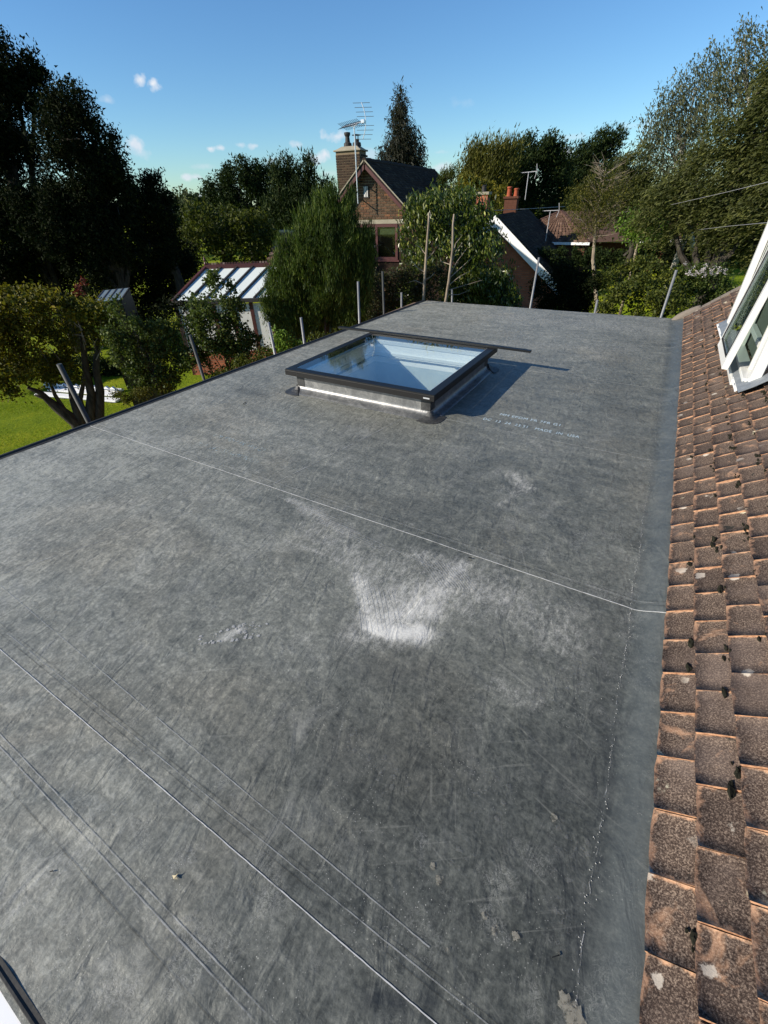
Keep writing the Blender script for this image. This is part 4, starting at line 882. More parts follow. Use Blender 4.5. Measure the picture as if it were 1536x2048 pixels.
# TV aerial on its mast
def lA(u, w_, z): c, s = math.cos(YAW), math.sin(YAW); return (n0[0] + u * c - w_ * s, n0[1] + u * s + w_ * c, z)
MO = lA(-.19, -.42, 1.55)
an = empty('television_aerial', MO, YAW, 'silver television aerial on a tall mast at the brick gable', 'aerial')
TOPZ = 2.02
MB().tube([(0, 0, 0), (0, 0, TOPZ)], .021, 10).build('mast', M['alu'], an)
b = MB(); b.bar((0, 0, .1), (0, .42, .1), .03, .03); b.bar((0, 0, .62), (0, .42, .62), .03, .03); b.bar((0, .40, .02), (0, .40, .7), .04, .02); b.build('wall_bracket', M['soot'], an)
bd = Vector((-.82, .42, -.02)).normalized(); pd = Vector((.42, .82, 0)).normalized(); c0 = Vector((.10, -.05, TOPZ + .02))
e0 = c0 - bd * .33; e1 = c0 + bd * .72 + Vector((0, 0, -.0))
MB().tube([e0 + Vector((0, 0, .06)), e1 + Vector((0, 0, .05))], .014, 8).build('boom', M['alu'], an)
MB().tube([c0 - bd * .05 + Vector((0, 0, .03)), c0 + Vector((-.06, 0, -.0)), c0 + bd * .28 + Vector((0, 0, .02)), c0 + bd * .33 + Vector((0, 0, .06))], .010, 6).build('boom_bracket', M['alu'], an)
for k in range(12):
    p = e0.lerp(e1, .10 + .90 * k / 11) + Vector((0, 0, .06)); b = MB()
    for s in (-1, 1): b.bar(p, p + pd * s * .19 + Vector((0, 0, .075)), .009, .009); b.bar(p, p + pd * s * .19 + Vector((0, 0, -.075)), .009, .009)
    b.build('director', M['wire_black'], an)
MB().box(e0.x - .05, e0.x + .07, e0.y - .05, e0.y + .05, e0.z + .02, e0.z + .11).build('dipole_box', M['alu'], an, bevel=.01)
spine = [e0 + Vector((.10 - .10 * (t * 2 - 1) ** 2 * 1.2, 0, .08 + (t - .5) * .86)) - bd * .0 for t in np.linspace(0, 1, 9)]
MB().tube(spine, .013, 6).build('reflector_spine', M['alu'], an)
for k in range(8):
    p = spine[k] if k < 4 else spine[k + 1]; MB().bar(p - Vector((.27, .04, 0)), p + Vector((.27, .04, -.02)), .011, .011).build('reflector_rod', M['wire_black'], an)

# lower wing of the brick house with pale mossy tiles
wv = [at(530, 530, 17.2), at(600, 545, 16.2), at(598, 462, 18.6), at(558, 463, 18.6)]
loc = lambda p: tuple(np.array(Matrix.Rotation(-YAW, 3, 'Z') @ Vector((p[0] - n0[0], p[1] - n0[1], p[2] - n0[2]))))
roofquad('wing_roof_tiles', loc(wv[0]), loc(wv[1]), loc(wv[2]), loc(wv[3]), M['roof_red'], hA, .12, .19, .02)
b = MB(); q = [Vector(loc(v)) - Vector((0, 0, .03)) for v in wv]; b.hexa([v - Vector((0, 0, .12)) for v in q], q); b.build('wing_roof', M['soot'], hA)
b = MB(); q0 = Vector(loc(wv[3])); q1 = Vector(loc(wv[2])); b.bar(q0, q1, .2, .08); b.build('wing_ridge', M['concrete'], hA)
b = MB(); e = [Vector(loc(v)) for v in wv]; b.add([(e[0].x, e[0].y, 0), (e[1].x, e[1].y, 0), (e[1].x, e[1].y, e[1].z - .2), (e[0].x, e[0].y, e[0].z - .2), (e[0].x, e[0].y + 3, 0), (e[3].x, e[3].y + 1, e[3].z - .2), (e[1].x, e[1].y + 3, 0), (e[2].x, e[2].y + 1, e[2].z - .2)], [(0, 1, 2, 3), (0, 3, 5, 4), (1, 6, 7, 2)]); b.build('wing_wall', M['mortar_dark'], hA)

# conservatory
E0 = at(342, 594, 15.2); E1 = at(522, 607, 14.4)
cY = math.atan2(E1[1] - E0[1], E1[0] - E0[0]); EZ = float((E0[2] + E1[2]) / 2); CLn = float(np.hypot(*(E1 - E0)[:2]))
cv = empty('conservatory', (E0[0], E0[1], -2.8), cY, 'conservatory with pale blinds under sloping glass and a red-brown ridge', 'conservatory')
cz = EZ + 2.8; R0 = at(412, 528, 16.8); RZ = cz + .66
inv = Matrix.Rotation(-cY, 3, 'Z'); r0 = inv @ Vector((R0[0] - E0[0], R0[1] - E0[1], 0)); rx0 = r0.x; ry = r0.y
print('conserv', CLn, rx0, ry, cz, RZ)
ER = CLn + .3; RX = CLn + 1.1
def rp(u, t): # point on front slope: u along eave fraction 0..1, t up slope
    a = Vector((0, 0, cz)).lerp(Vector((ER, 0, cz)), u); c = Vector((rx0, ry, RZ)).lerp(Vector((RX, ry, RZ)), u); return a.lerp(c, t)
npn = 6
for k in range(npn):
    u0, u1 = k / npn, (k + 1) / npn; b = MB(); q = [rp(u0, 0), rp(u1, 0), rp(u1, 1), rp(u0, 1)]; b.hexa([v - Vector((0, 0, .025)) for v in q], q); b.build('roof_pane', M['glass_conserv'], cv)
for k in range(npn + 1):
    b = MB(); b.bar(rp(k / npn, 0) + Vector((0, 0, .03)), rp(k / npn, 1) + Vector((0, 0, .03)), .05, .04); b.build('glazing_bar', M['soot'], cv)
b = MB(); q = [Vector((0, 0, cz)), Vector((0, ry * 2, cz)), Vector((rx0, ry, RZ)), Vector((rx0, ry, RZ))]; b.hexa([v - Vector((0, 0, .02)) for v in q], q); b.build('roof_pane', M['glass_conserv'], cv)
b = MB(); q = [Vector((0, ry * 2, cz)), Vector((ER, ry * 2, cz)), Vector((RX, ry + .01, RZ)), Vector((rx0, ry + .01, RZ))]; b.hexa([v - Vector((0, 0, .02)) for v in q], q); b.build('roof_pane', M['glass_conserv'], cv)
b = MB(); b.bar((rx0 - .05, ry, RZ + .03), (RX, ry, RZ + .03), .16, .08); b.bar((rx0, ry - .1, RZ - .02), (RX, ry - .1, RZ - .02), .05, .16); b.build('ridge', M['brown_frame'], cv)
b = MB()
for k in range(int((RX - rx0) / .09)): b.box(rx0 + k * .09, rx0 + k * .09 + .06, ry - .03, ry + .03, RZ + .07, RZ + .115)
tag(b.build('ridge_cresting', M['roof_red'], cv), kind='stuff')
b = MB(); b.lathe([(.04, 0), (.05, .05), (.02, .1), (.035, .15), (.008, .26)], (rx0 - .02, ry, RZ + .05), 8); b.build('finial', M['brown_frame'], cv)
b = MB(); b.bar((-.05, -.06, cz - .02), (ER, -.06, cz - .02), .1, .1); b.bar((-.06, -.05, cz - .02), (-.06, ry * 2, cz - .02), .1, .1); b.build('gutter', M['soot'], cv)
b = MB(); b.bar((0, 0, cz), (rx0, ry, RZ + .02), .08, .09); b.build('hip_bar', M['brown_frame'], cv)
for x in np.linspace(.04, ER - .05, 6): MB().box(x - .05, x + .05, 0, .08, 0, cz - .07).build('post', M['brown_frame'], cv)
for k in range(5):
    x0 = .09 + k * (ER - .09) / 5; MB().box(x0, x0 + (ER - .09) / 5 - .1, .03, .05, .7, cz - .12).build('blind', M['white_dirty'], cv)
MB().box(0, ER, 0, .1, 0, .7).build('dwarf_wall', M['red_brick'], cv); MB().box(0, .08, 0, ry * 2, 0, cz - .1).build('side_wall', M['soot'], cv); MB().box(ER - .08, ER, .1, ry, 0, cz - .07).build('side_wall', M['brown_frame'], cv)

# small greenhouse roof on the left
g0 = at(186, 600, 12.6); g1 = at(244, 603, 12.6); g2 = at(260, 580, 13.4); g3 = at(206, 576, 13.4); zt = float(g3[2] + g2[2]) / 2; ze = float(g0[2] + g1[2]) / 2
go = (float(g0[0]), float(g0[1]), -2.8); gh = empty('greenhouse', go, 0, 'low greenhouse with blue-grey panes half hidden in dark garden shade', 'greenhouse')
q = [Vector((p[0] - go[0], p[1] - go[1], z + 2.8)) for p, z in ((g0, ze), (g1, ze), (g2, zt), (g3, zt))]
for k in range(4):
    a = [q[0].lerp(q[1], (k + .03) / 4), q[0].lerp(q[1], (k + .97) / 4), q[3].lerp(q[2], (k + .97) / 4), q[3].lerp(q[2], (k + .03) / 4)]; MB().hexa([v - Vector((0, 0, .01)) for v in a], a).build('roof_pane', plain('dull_glass', (.20, .26, .29), .15, .6) if k == 0 else bpy.data.materials['dull_glass'], gh)
for k in range(5): MB().bar(q[0].lerp(q[1], k / 4), q[3].lerp(q[2], k / 4), .022, .02).build('glazing_bar', M['soot'], gh)
b = MB(); b.add([(q[0].x, q[0].y, 0), (q[1].x, q[1].y, 0), tuple(q[1] - Vector((0, 0, .03))), tuple(q[0] - Vector((0, 0, .03))), (q[2].x, q[2].y, 0), tuple(q[2] - Vector((0, 0, .03))), (q[3].x, q[3].y, 0), tuple(q[3] - Vector((0, 0, .03)))], [(0, 1, 2, 3), (1, 4, 5, 2), (6, 0, 3, 7), (4, 6, 7, 5)]); b.build('wall', M['gasket'], gh)

# white bargeboard house
PF = at(1020, 402, 23); yF = math.radians(6); nF = (float(PF[0]), float(PF[1]), -2.8)
hF = empty('brick_bungalow', nF, yF, 'red brick gable with a broad white bargeboard and dark roof behind the laurel', 'house')
apU = -.47; apZ = zA(1.6 + (1.08 - 1.6) * 23 / 19); sF = .82; wF = 2.9
def rF(u, w_, dz=0): return (u, w_, apZ - sF * abs(u - apU) + dz)
MB().prism([(apU - wF, 0), (apU + wF, 0), (apU + wF, apZ - sF * wF - .1), (apU, apZ - .1), (apU - wF, apZ - sF * wF - .1)], 0, 8).build('wall', M['red_brick'], hF)
for s in (1, -1):
    b = MB(); A = [rF(apU + s * (wF + .15), -.35), rF(apU + s * (wF + .15), 8), rF(apU, 8), rF(apU, -.35)]; b.hexa([(x, y, z - .08) for x, y, z in A], A); b.build('roof', M['soot'], hF)
    roofquad('roof_tiles', rF(apU + s * (wF + .2), -.38, .01), rF(apU + s * (wF + .2), 8, .01), rF(apU, 8, .01), rF(apU, -.38, .01), M['roof_dark'], hF, .14, .22, .02)
    A = rF(apU + s * (wF + .18), 0, 0); B = rF(apU, 0, 0); b = MB()
    b.hexa([(A[0], -.37, A[2] - .42), (A[0], -.33, A[2] - .42), (B[0], -.33, B[2] - .42), (B[0], -.37, B[2] - .42)], [(A[0], -.37, A[2]), (A[0], -.33, A[2]), (B[0], -.33, B[2]), (B[0], -.37, B[2])]); b.build('bargeboard', M['white_paint'], hF)
cF = MB().box(-.98, -.38, 3.6, 4.1, apZ - 1, apZ + .55).build('chimney', M['red_brown'], hF)
MB().box(-1.04, -.32, 3.54, 4.16, apZ + .55, apZ + .64).build('chimney_cap', M['red_brown'], cF)
for x, s in ((-.84 + .0, 1), (-.50, .8)): MB().lathe([(.12, 0), (.11, .05), (.10, .3 * s), (.125, .32 * s), (.12, .38 * s), (.08, .39 * s)], (x, 3.85, apZ + .64), 12).build('chimney_pot', M['terracotta'], cF)
def aerial(px, py0, py1, d, label, parent_scale=1.0):
    T = at(px, py1, d); B = at(px, py0, d); L = float(T[2] - B[2]); a = empty('television_aerial', B, 0, label, 'aerial', 'small distant aerials')
    MB().tube([(0, 0, 0), (0, 0, L)], .02, 6).build('mast', M['wire'], a); MB().tube([(-.35, .1, L), (.4, -.1, L + .02)], .014, 6).build('boom', M['wire'], a)
    for k in range(5): MB().bar((-.32 + k * .13, -.15, L + .0), (-.32 + k * .13, .18, L), .01, .01).build('director', M['wire'], a)
    b = MB(); b.bar((.34, -.1, L - .25), (.42, -.1, L + .02), .02, .02); b.bar((.42, -.1, L + .02), (.36, -.1, L + .3), .02, .02); b.build('reflector', M['wire'], a)
aerial(1050, 400, 345, 27, 'thin aerial beside the chimney with two red pots')
aerial(1091, 482, 422, 26, 'small aerial in front of the hipped bungalow roof')
# second little chimney beyond the laurel
cc = at(966, 402, 24); c2 = empty('chimney_stack', (cc[0], cc[1], -2.8), .1, 'small brick chimney stack just showing above the laurel leaves', 'chimney')
MB().box(-.25, .25, -.25, .25, 0, 4.25 + .25).build('stack', M['red_brick'], c2); MB().box(-.3, .3, -.3, .3, 4.5, 4.6).build('stack_cap', M['concrete'], c2); MB().lathe([(.1, 0), (.09, .2), (.11, .22), (.05, .24)], (0, 0, 4.6), 10).build('chimney_pot', M['soot'], c2)

# bungalow
PB = at(1170, 402, 29); nB = (float(PB[0]), float(PB[1]), -1.9); hB = empty('tiled_bungalow', nB, 0, 'low bungalow with red-brown hipped pantile roof and white fascia', 'house')
k_ = 29 / 26; zB = lambda z: (1.6 + (z - 1.6) * k_) + 1.9
e0z, rz_ = zB(-.24), zB(.93)
A = (-4.6, -.4, e0z); B_ = (.70, -.4, e0z); C_ = (-1.53, 2.1, rz_)
roofquad('roof_tiles', A, B_, (C_[0] + .05, C_[1], C_[2]), (C_[0] - .05, C_[1], C_[2]), M['roof_bung'], hB, .30, .26, .04, 0, .3)
b = MB(); b.add([A, B_, C_], [(0, 1, 2)]); b.add([B_, (4.6, 2.2, e0z), (4.0, 4.2, rz_ - .1), C_], [(0, 1, 2, 3)]); b.build('roof', M['roof_bung'], hB)
roofquad('roof_tiles', (.6, 1.2, e0z + .02), (6.5, 1.2, e0z + .02), (6.5, 3.7, rz_ - .12), (-1.5, 3.7, rz_ - .12), M['roof_bung'], hB, .30, .26, .04, 0, .3)
b = MB(); b.bar(C_, B_, .18, .1); b.bar(C_, A, .18, .1); b.bar((-1.5, 3.7, rz_ - .12), (6.5, 3.7, rz_ - .12), .18, .1); b.build('ridge', M['roof_red'], hB)
b = MB(); b.box(-4.6, .72, -.46, -.42, e0z - .12, e0z - .0); b.box(.75, 6.5, 1.1, 1.14, e0z - .1, e0z + .06); b.build('fascia', M['white_paint'], hB)
b = MB(); b.box(-4.4, .5, -.2, 3, 0, e0z - .1); b.box(.5, 6.3, 1.5, 4.5, 0, e0z - .1); b.build('wall', M['red_brown'], hB)

# overhead wires
def wire(name, pts, r, lab, mat='wire'):
    P = [at(*p) for p in pts]; o = MB().tube(P, r, 5).build(name, M[mat], None, off=P[0]); o.location = P[0]; return tag(o, lab, 'cable')
wire('overhead_cable', [(1560, 358, 9), (1450, 385, 12), (1340, 410, 17), (1200, 432, 24)], .0035, 'upper overhead cable sagging across the trees on the right')
wire('overhead_cable', [(1560, 443, 11), (1460, 452, 14), (1385, 461, 18)], .0035, 'lower overhead cable in front of the dark hedge at right')
wire('overhead_cable', [(985, 421, 24), (1050, 418, 25), (1130, 413, 28)], .010, 'thin cable running past the chimney with two red pots')

# white sheets left on the lawn
gA = pl(78, 790, -2.78); gB = pl(232, 806, -2.78)
for k, (a, c, lab) in enumerate([((70, 792), (232, 806), 'white board lying nearest on the lawn, lowest of three'), ((96, 783), (226, 794), 'middle white board on the lawn with dark gaps'), ((90, 776), (238, 786), 'farthest white board on the lawn with zigzag front edge')]):
    A = pl(*a, -2.78); B = pl(*c, -2.78); d = (B - A); L = float(np.hypot(d[0], d[1])); an_ = math.atan2(d[1], d[0])
    e = empty('white_board', (A[0], A[1], -2.8), an_, lab, 'board', 'white boards stacked on the lawn')
    MB().box(0, L, 0, .22, .03, .075).build('board', M['white_paint'], e)
    MB().box(0.02, L - .02, -.012, 0, .045, .06).build('edge_groove', M['white_dirty'], e)
    if k == 2:
        b = MB()
        for i in range(int(L / .22)): b.add([(i * .22, -.02, .12), (i * .22 + .11, -.02, .20), (i * .22 + .22, -.02, .12), (i * .22, .05, .12), (i * .22 + .11, .05, .20), (i * .22 + .22, .05, .12)], [(0, 2, 1), (3, 4, 5), (0, 1, 4, 3), (1, 2, 5, 4)])
        b.build('corrugated_top', M['white_paint'], e)
    for i in range(4): MB().box(.1 + i * (L - .3) / 3, .2 + i * (L - .3) / 3, .0, .2, -.005, .03).build('bearer', M['soot'], e)

# white board beyond the near roof edge
MB()
o = MB().box(-1.6, -.2, -.95, -.362, -.03, -.004).build('white_fascia_board', M['white_paint'], None, bevel=.004, off=(-.9, -.7, -.15)); o.location = (-.9, -.7, -.15); tag(o, 'white board beyond the black trim in the near left corner of the roof', 'board')

# bits on the roof
def litter(px, py, shape, mat, lab, name, cat='litter'):
    p = pl(px, py); o = shape(MB()).build(name, mat); o.location = (p[0], p[1], .004); o.rotation_euler = (0, 0, random.uniform(0, 3)); return tag(o, lab, cat)
tan = plain('dry_leaf', (.5, .42, .26), .8)
litter(350, 1756, lambda b: b.add([(-.011, 0, 0), (0, .005, .004), (.012, .002, .001), (.002, -.004, .003), (.004, .012, .006)], [(0, 3, 1), (1, 3, 2), (1, 4, 3)]), tan, 'tiny dry cream leaf scrap on the near part of the rubber sheet', 'dry_leaf')
litter(1112, 1912, lambda b: b.tube([(-.012, .004, .001), (.002, -.002, .003), (.008, -.004, .001), (.010, .002, .001)], .0013, 5), M['gasket'], 'small black hooked twig on the sheet near the tiles', 'twig')
litter(104, 1744, lambda b: b.tube([(-.004, 0, .001), (.004, .001, .001)], .0016, 5), M['gasket'], 'black crumb on the sheet near the left corner', 'crumb')
litter(940, 1117, lambda b: b.tube([(-.009, 0, .001), (.009, .002, .001)], .003, 5), M['gasket'], 'black speck where the groove meets the long seam', 'crumb')
litter(489, 808, lambda b: b.tube([(-.02, .01, .001), (0, 0, .004), (.02, .004, .001), (.03, -.01, .001)], .003, 5), M['gasket'], 'curled dark shred on the sheet left of the skylight', 'twig')

# ------------------------------------------------------------------ foliage
def unit(v): return v / np.maximum(np.linalg.norm(v, axis=1, keepdims=True), 1e-9)
def leaf_mesh(name, P, D, size, asp, mat, parent, quad=True, up=.3, off=(0, 0, 0)):
    N = len(P); D = unit(D); r = rng.normal(size=(N, 3)); r[:, 2] += up; S = unit(np.cross(D, r)); Nn = np.cross(S, D)
    l = (size * rng.uniform(.6, 1.25, N))[:, None]; w = l * asp
    P = P - np.array(off)
    if quad:
        V = np.stack([P - D * l / 2, P + S * w / 2 + Nn * w * .18, P + D * l / 2, P - S * w / 2 + Nn * w * .18], 1).reshape(-1, 3); F = np.arange(4 * N).reshape(-1, 4)
    else:
        V = np.stack([P - D * l / 2 - S * w * .4, P - D * l / 2 + S * w * .4, P + D * l / 2], 1).reshape(-1, 3); F = np.arange(3 * N).reshape(-1, 3)
    return mesh_np(name, V, F, mat, parent)
TOT = [0]
def lobes_world(lobes, d):
    out = []
    for L in lobes:
        px, py, r = L[:3]; dd = L[3] if len(L) > 3 else 0; ry_ = L[4] if len(L) > 4 else r
        c = at(px, py, d + dd); rx = np.linalg.norm(at(px + r, py, d + dd) - at(px - r, py, d + dd)) / 2; rzz = abs(at(px, py - ry_, d + dd)[2] - at(px, py + ry_, d + dd)[2]) / 2
        out.append((c, rx, rzz))
    return out
def foliage(name, lab, cat, lobes, d, leaf, mat, size=.13, asp=.6, cov=5, clump=.32, per=26, quad=False, axis=None, alen=0.0, abias=0.0, shell=.5, trunk=None, bark_='bark_dark', group=None, gx=None, base=None, up=.3, cap=90000, limbs=True, depth=.8, kind=None, outward=0.4, sub=16):
    W = lobes_world(lobes, d); cs = np.array([w[0] for w in W]); cen = cs.mean(0)
    if base is None:
        bx, by = (cs[:, 0].mean(), cs[:, 1].mean()) if gx is None else tuple(at(gx, 700, d)[:2]); base = np.array([bx, by, float(gz(bx, by))])
    if kind == 'stuff': root = None
    else: root = empty(name, base, 0, lab, cat, group)
    area = [math.pi * rx * rz for _, rx, rz in W]; la = size * size * asp * (.5 if quad else .4); N = min(cap, int(cov * sum(area) / la))
    Ps, Ds = [], []
    for (c, rx, rz), ar in zip(W, area):
        n = int(N * ar / sum(area)); nc = max(3, n // per)
        v = unit(rng.normal(size=(nc, 3))); rad = np.minimum(rng.uniform(shell ** 2, 1.0, nc) ** .5, .97)
        wob = 1 + .16 * np.sin(v[:, 0] * 5 + c[0] * 3) * np.sin(v[:, 2] * 6 + c[1]) + .10 * np.clip(rng.normal(size=nc), -1.4, 1.4)
        C = c + v * (rad * wob)[:, None] * np.array([rx, rx * depth, rz])
        if sub:
            ns = sub; sv = unit(rng.normal(size=(ns, 3)) + np.array([0, 0, .25])); sc_c = c + sv * np.array([rx, rx * depth, rz]) * rng.uniform(.55, .80, ns)[:, None]; si = rng.integers(0, ns, nc)
            vv = unit(rng.normal(size=(nc, 3)) + sv[si] * .8 + np.array([0, 0, .3])); sr = rng.uniform(.24, .42, ns)[si]; C = sc_c[si] + vv * (sr * rng.uniform(.75, 1, nc))[:, None] * np.array([rx, rx * depth, rz]); v = vv
        idx = rng.integers(0, nc, n); cr_ = clump * rng.uniform(.5, 1.3, nc)
        g = np.clip(rng.normal(size=(n, 3)), -1.5, 1.5) * (cr_[idx] * .5)[:, None]
        if axis is not None:
            ax = np.array(axis, float); ax = ax / np.linalg.norm(ax); A = unit(ax + .25 * rng.normal(size=(nc, 3)) + outward * .3 * v); t = rng.uniform(-.5, .5, n) * alen; g += A[idx] * t[:, None]; Dd = rng.normal(size=(n, 3)) * (1 - abias) + A[idx] * abias * 2.2
        else: Dd = rng.normal(size=(n, 3)) + v[idx] * outward * 2
        P = C[idx] + g; Ps.append(P); Ds.append(Dd)
    P = np.concatenate(Ps); D = np.concatenate(Ds); P[:, 2] = np.maximum(P[:, 2], gz(P[:, 0], P[:, 1]) + .03); TOT[0] += len(P) * (2 if quad else 1)
    o = leaf_mesh(leaf, P, D, size, asp, mat, root, quad, up, off=base)
    if kind == 'stuff': o.location = base; tag(o, lab, cat, group, kind); o.name = name
    if trunk and root:
        b = MB(); r0 = trunk; top = np.array([cen[0], cen[1], max(cen[2], base[2] + .5)]) if trunk else None
        mid = base + (top - base) * .5 + rng.normal(size=3) * np.array([.08, .08, 0]) * (top[2] - base[2]) * .5
        b.tube([base - np.array([0, 0, .1]), mid, top], [r0, r0 * .75, r0 * .4], 9); b.build('trunk', M[bark_], root, off=base, smooth=True)
        if limbs:
            b = MB()
            for (c, rx, rz) in W[:10]:
                s_ = base + (top - base) * rng.uniform(.35, .9); m_ = (s_ + c) / 2 + rng.normal(size=3) * .15 * rx; b.tube([s_, m_, c], [r0 * .38, r0 * .25, r0 * .1], 6)
                for q in range(4): e = c + unit(rng.normal(size=(1, 3)))[0] * np.array([rx, rx, rz]) * .85; b.tube([c, (c + e) / 2 + rng.normal(size=3) * .08 * rx, e], [r0 * .12, r0 * .08, r0 * .03], 5)
            b.build('limbs', M[bark_], root, off=base)
    return root if root else o

# left: big dark trees
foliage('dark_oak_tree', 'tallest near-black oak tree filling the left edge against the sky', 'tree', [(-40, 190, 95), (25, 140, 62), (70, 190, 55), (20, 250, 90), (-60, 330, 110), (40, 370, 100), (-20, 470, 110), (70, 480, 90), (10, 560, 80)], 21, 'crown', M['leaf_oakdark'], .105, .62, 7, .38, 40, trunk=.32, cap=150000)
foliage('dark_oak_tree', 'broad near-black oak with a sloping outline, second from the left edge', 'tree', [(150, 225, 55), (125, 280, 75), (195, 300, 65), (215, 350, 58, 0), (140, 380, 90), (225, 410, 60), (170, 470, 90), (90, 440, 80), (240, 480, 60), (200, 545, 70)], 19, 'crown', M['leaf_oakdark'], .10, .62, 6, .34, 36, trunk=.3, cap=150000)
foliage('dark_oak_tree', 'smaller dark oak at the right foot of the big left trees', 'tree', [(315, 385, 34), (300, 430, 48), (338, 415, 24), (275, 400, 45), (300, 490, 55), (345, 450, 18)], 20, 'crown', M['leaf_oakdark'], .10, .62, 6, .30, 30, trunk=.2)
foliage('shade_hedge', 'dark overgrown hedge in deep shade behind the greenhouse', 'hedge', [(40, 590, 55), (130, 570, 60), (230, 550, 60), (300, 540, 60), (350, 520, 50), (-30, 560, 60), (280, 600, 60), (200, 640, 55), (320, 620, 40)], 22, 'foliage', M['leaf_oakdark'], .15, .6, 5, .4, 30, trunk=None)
foliage('young_oak_tree', 'round-headed dark green oak left of the brick house against the sky', 'tree', [(480, 365, 48), (440, 380, 32), (520, 370, 42), (500, 420, 60), (440, 425, 38), (545, 410, 35)], 38, 'crown', M['leaf_dark'], .17, .65, 6, .5, 30, trunk=.35)
foliage('cypress_tree', 'dark cypress clump with several pointed tops beside the chimney', 'tree', [(583, 345, 20, 0, 36), (560, 365, 22, 0, 36), (618, 350, 20, 0, 34), (600, 400, 48), (650, 390, 22), (560, 420, 40), (640, 430, 35)], 33, 'crown', M['leaf_dark'], .22, .4, 6, .45, 26, axis=(0, 0, 1), alen=.9, abias=.5, trunk=.25)
foliage('garden_tree', 'olive-green spreading garden tree beyond the conservatory', 'tree', [(400, 450, 42), (455, 455, 48), (505, 470, 45), (390, 490, 48), (470, 500, 48), (530, 500, 35), (360, 520, 40)], 26, 'crown', M['leaf_mid'], .17, .6, 4.5, .42, 24, trunk=.15)
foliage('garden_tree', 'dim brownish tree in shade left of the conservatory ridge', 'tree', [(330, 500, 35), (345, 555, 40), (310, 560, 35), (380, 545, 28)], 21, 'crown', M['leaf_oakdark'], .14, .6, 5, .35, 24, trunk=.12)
foliage('distant_trees', 'hazy treetops in the gap between the left oaks and round oak', 'treeline', [(372, 408, 22), (395, 415, 16), (350, 420, 25), (410, 410, 10), (420, 425, 20)], 110, 'crown', M['leaf_birch'], .7, .6, 6, 1.6, 20, kind='stuff')
# behind the house
foliage('spruce_tree', 'tall pointed dark spruce standing behind the brick house ridge', 'tree', [(800, 195, 8, 0, 18), (800, 222, 19, 0, 22), (798, 250, 27, 0, 26), (806, 280, 36, 0, 28), (812, 310, 36, 0, 26), (785, 305, 28, 0, 26), (770, 320, 18, 0, 14), (825, 335, 26, 0, 18), (800, 340, 42, 0, 22), (842, 312, 8, 0, 16)], 36, 'crown', M['leaf_spruce'], .26, .30, 6, .38, 22, axis=(.2, -.3, -.7), alen=1.0, abias=.5, trunk=.25, shell=.1, outward=1.8, sub=0)
foliage('young_conifer', 'small bright green conifer tip at the far end of the dark roof', 'tree', [(895, 350, 16, 0, 12), (880, 360, 10), (905, 345, 8, 0, 10)], 24, 'crown', M['leaf_mid'], .14, .3, 6, .2, 16, axis=(.3, 0, 1), alen=.4, abias=.6, trunk=.06)
foliage('olive_tree', 'feathery olive-green tree between spruce and dark round tree', 'tree', [(975, 310, 38, 0, 32), (945, 335, 32), (1000, 335, 40), (985, 370, 48), (945, 375, 35), (1020, 305, 18, 0, 22)], 34, 'crown', M['leaf_olive'], .22, .35, 6, .5, 26, axis=(.35, 0, 1), alen=1.0, abias=.7, trunk=.2)
foliage('yellow_shrub', 'yellowing shrub behind the laurel at the end of the roof', 'shrub', [(935, 370, 28, 0, 18), (965, 385, 24), (920, 390, 28), (990, 400, 26)], 31, 'foliage', M['leaf_yellow'], .15, .5, 5, .25, 20, trunk=.06, cap=20000)
foliage('dark_round_tree', 'dense dark rounded tree right of centre against the blue sky', 'tree', [(1070, 305, 45, 0, 40), (1035, 320, 35), (1105, 320, 32), (1060, 360, 62), (1110, 370, 35), (1030, 380, 42), (1080, 410, 50)], 37, 'crown', M['leaf_dark'], .18, .6, 6, .5, 28, axis=(.3, 0, .8), alen=.5, abias=.4, trunk=.3)
foliage('windblown_tree', 'green tree with ragged windblown top beyond the bungalow', 'tree', [(1165, 320, 32), (1215, 285, 26, 0, 24), (1235, 275, 15), (1190, 300, 30), (1150, 360, 42), (1210, 340, 45), (1170, 400, 50), (1230, 390, 45)], 42, 'crown', M['leaf_dark'], .20, .5, 6, .5, 26, axis=(.6, 0, .8), alen=.8, abias=.5, trunk=.3)
# right: birches and the big mass
foliage('birch_tree', 'tall grey-green weeping birch leaning right in the wind', 'tree', [(1340, 215, 42, 0, 38), (1390, 175, 42, 0, 38), (1430, 140, 35, 0, 34), (1310, 265, 36, 0, 36), (1360, 270, 50), (1300, 320, 35), (1345, 345, 48), (1400, 240, 48)], 25, 'crown', M['leaf_birch'], .12, .45, 2.6, .22, 18, axis=(.35, 0, -1), alen=1.1, abias=.6, trunk=.13, bark_='bark_birch', cap=60000, gx=1345, shell=.3, sub=0)
foliage('birch_tree', 'second weeping birch with thin top at the upper right', 'tree', [(1490, 85, 28, 0, 30), (1470, 140, 36), (1530, 90, 30), (1450, 200, 45), (1500, 180, 45)], 22, 'crown', M['leaf_birch'], .11, .45, 2.6, .22, 18, axis=(.5, 0, -1), alen=.9, abias=.6, trunk=.12, bark_='bark_birch', cap=40000, gx=1480, shell=.3, sub=0)
foliage('willow_tree', 'huge olive willow mass filling the right edge of the view', 'tree', [(1570, 170, 75), (1540, 260, 80), (1470, 300, 85), (1420, 370, 85), (1500, 400, 100), (1340, 420, 65), (1560, 380, 90), (1400, 450, 60), (1590, 480, 90), (1480, 480, 70)], 17.5, 'crown', M['leaf_willow'], .11, .42, 5, .30, 26, axis=(.9, .1, .55), alen=.45, abias=.55, trunk=.3, cap=130000)
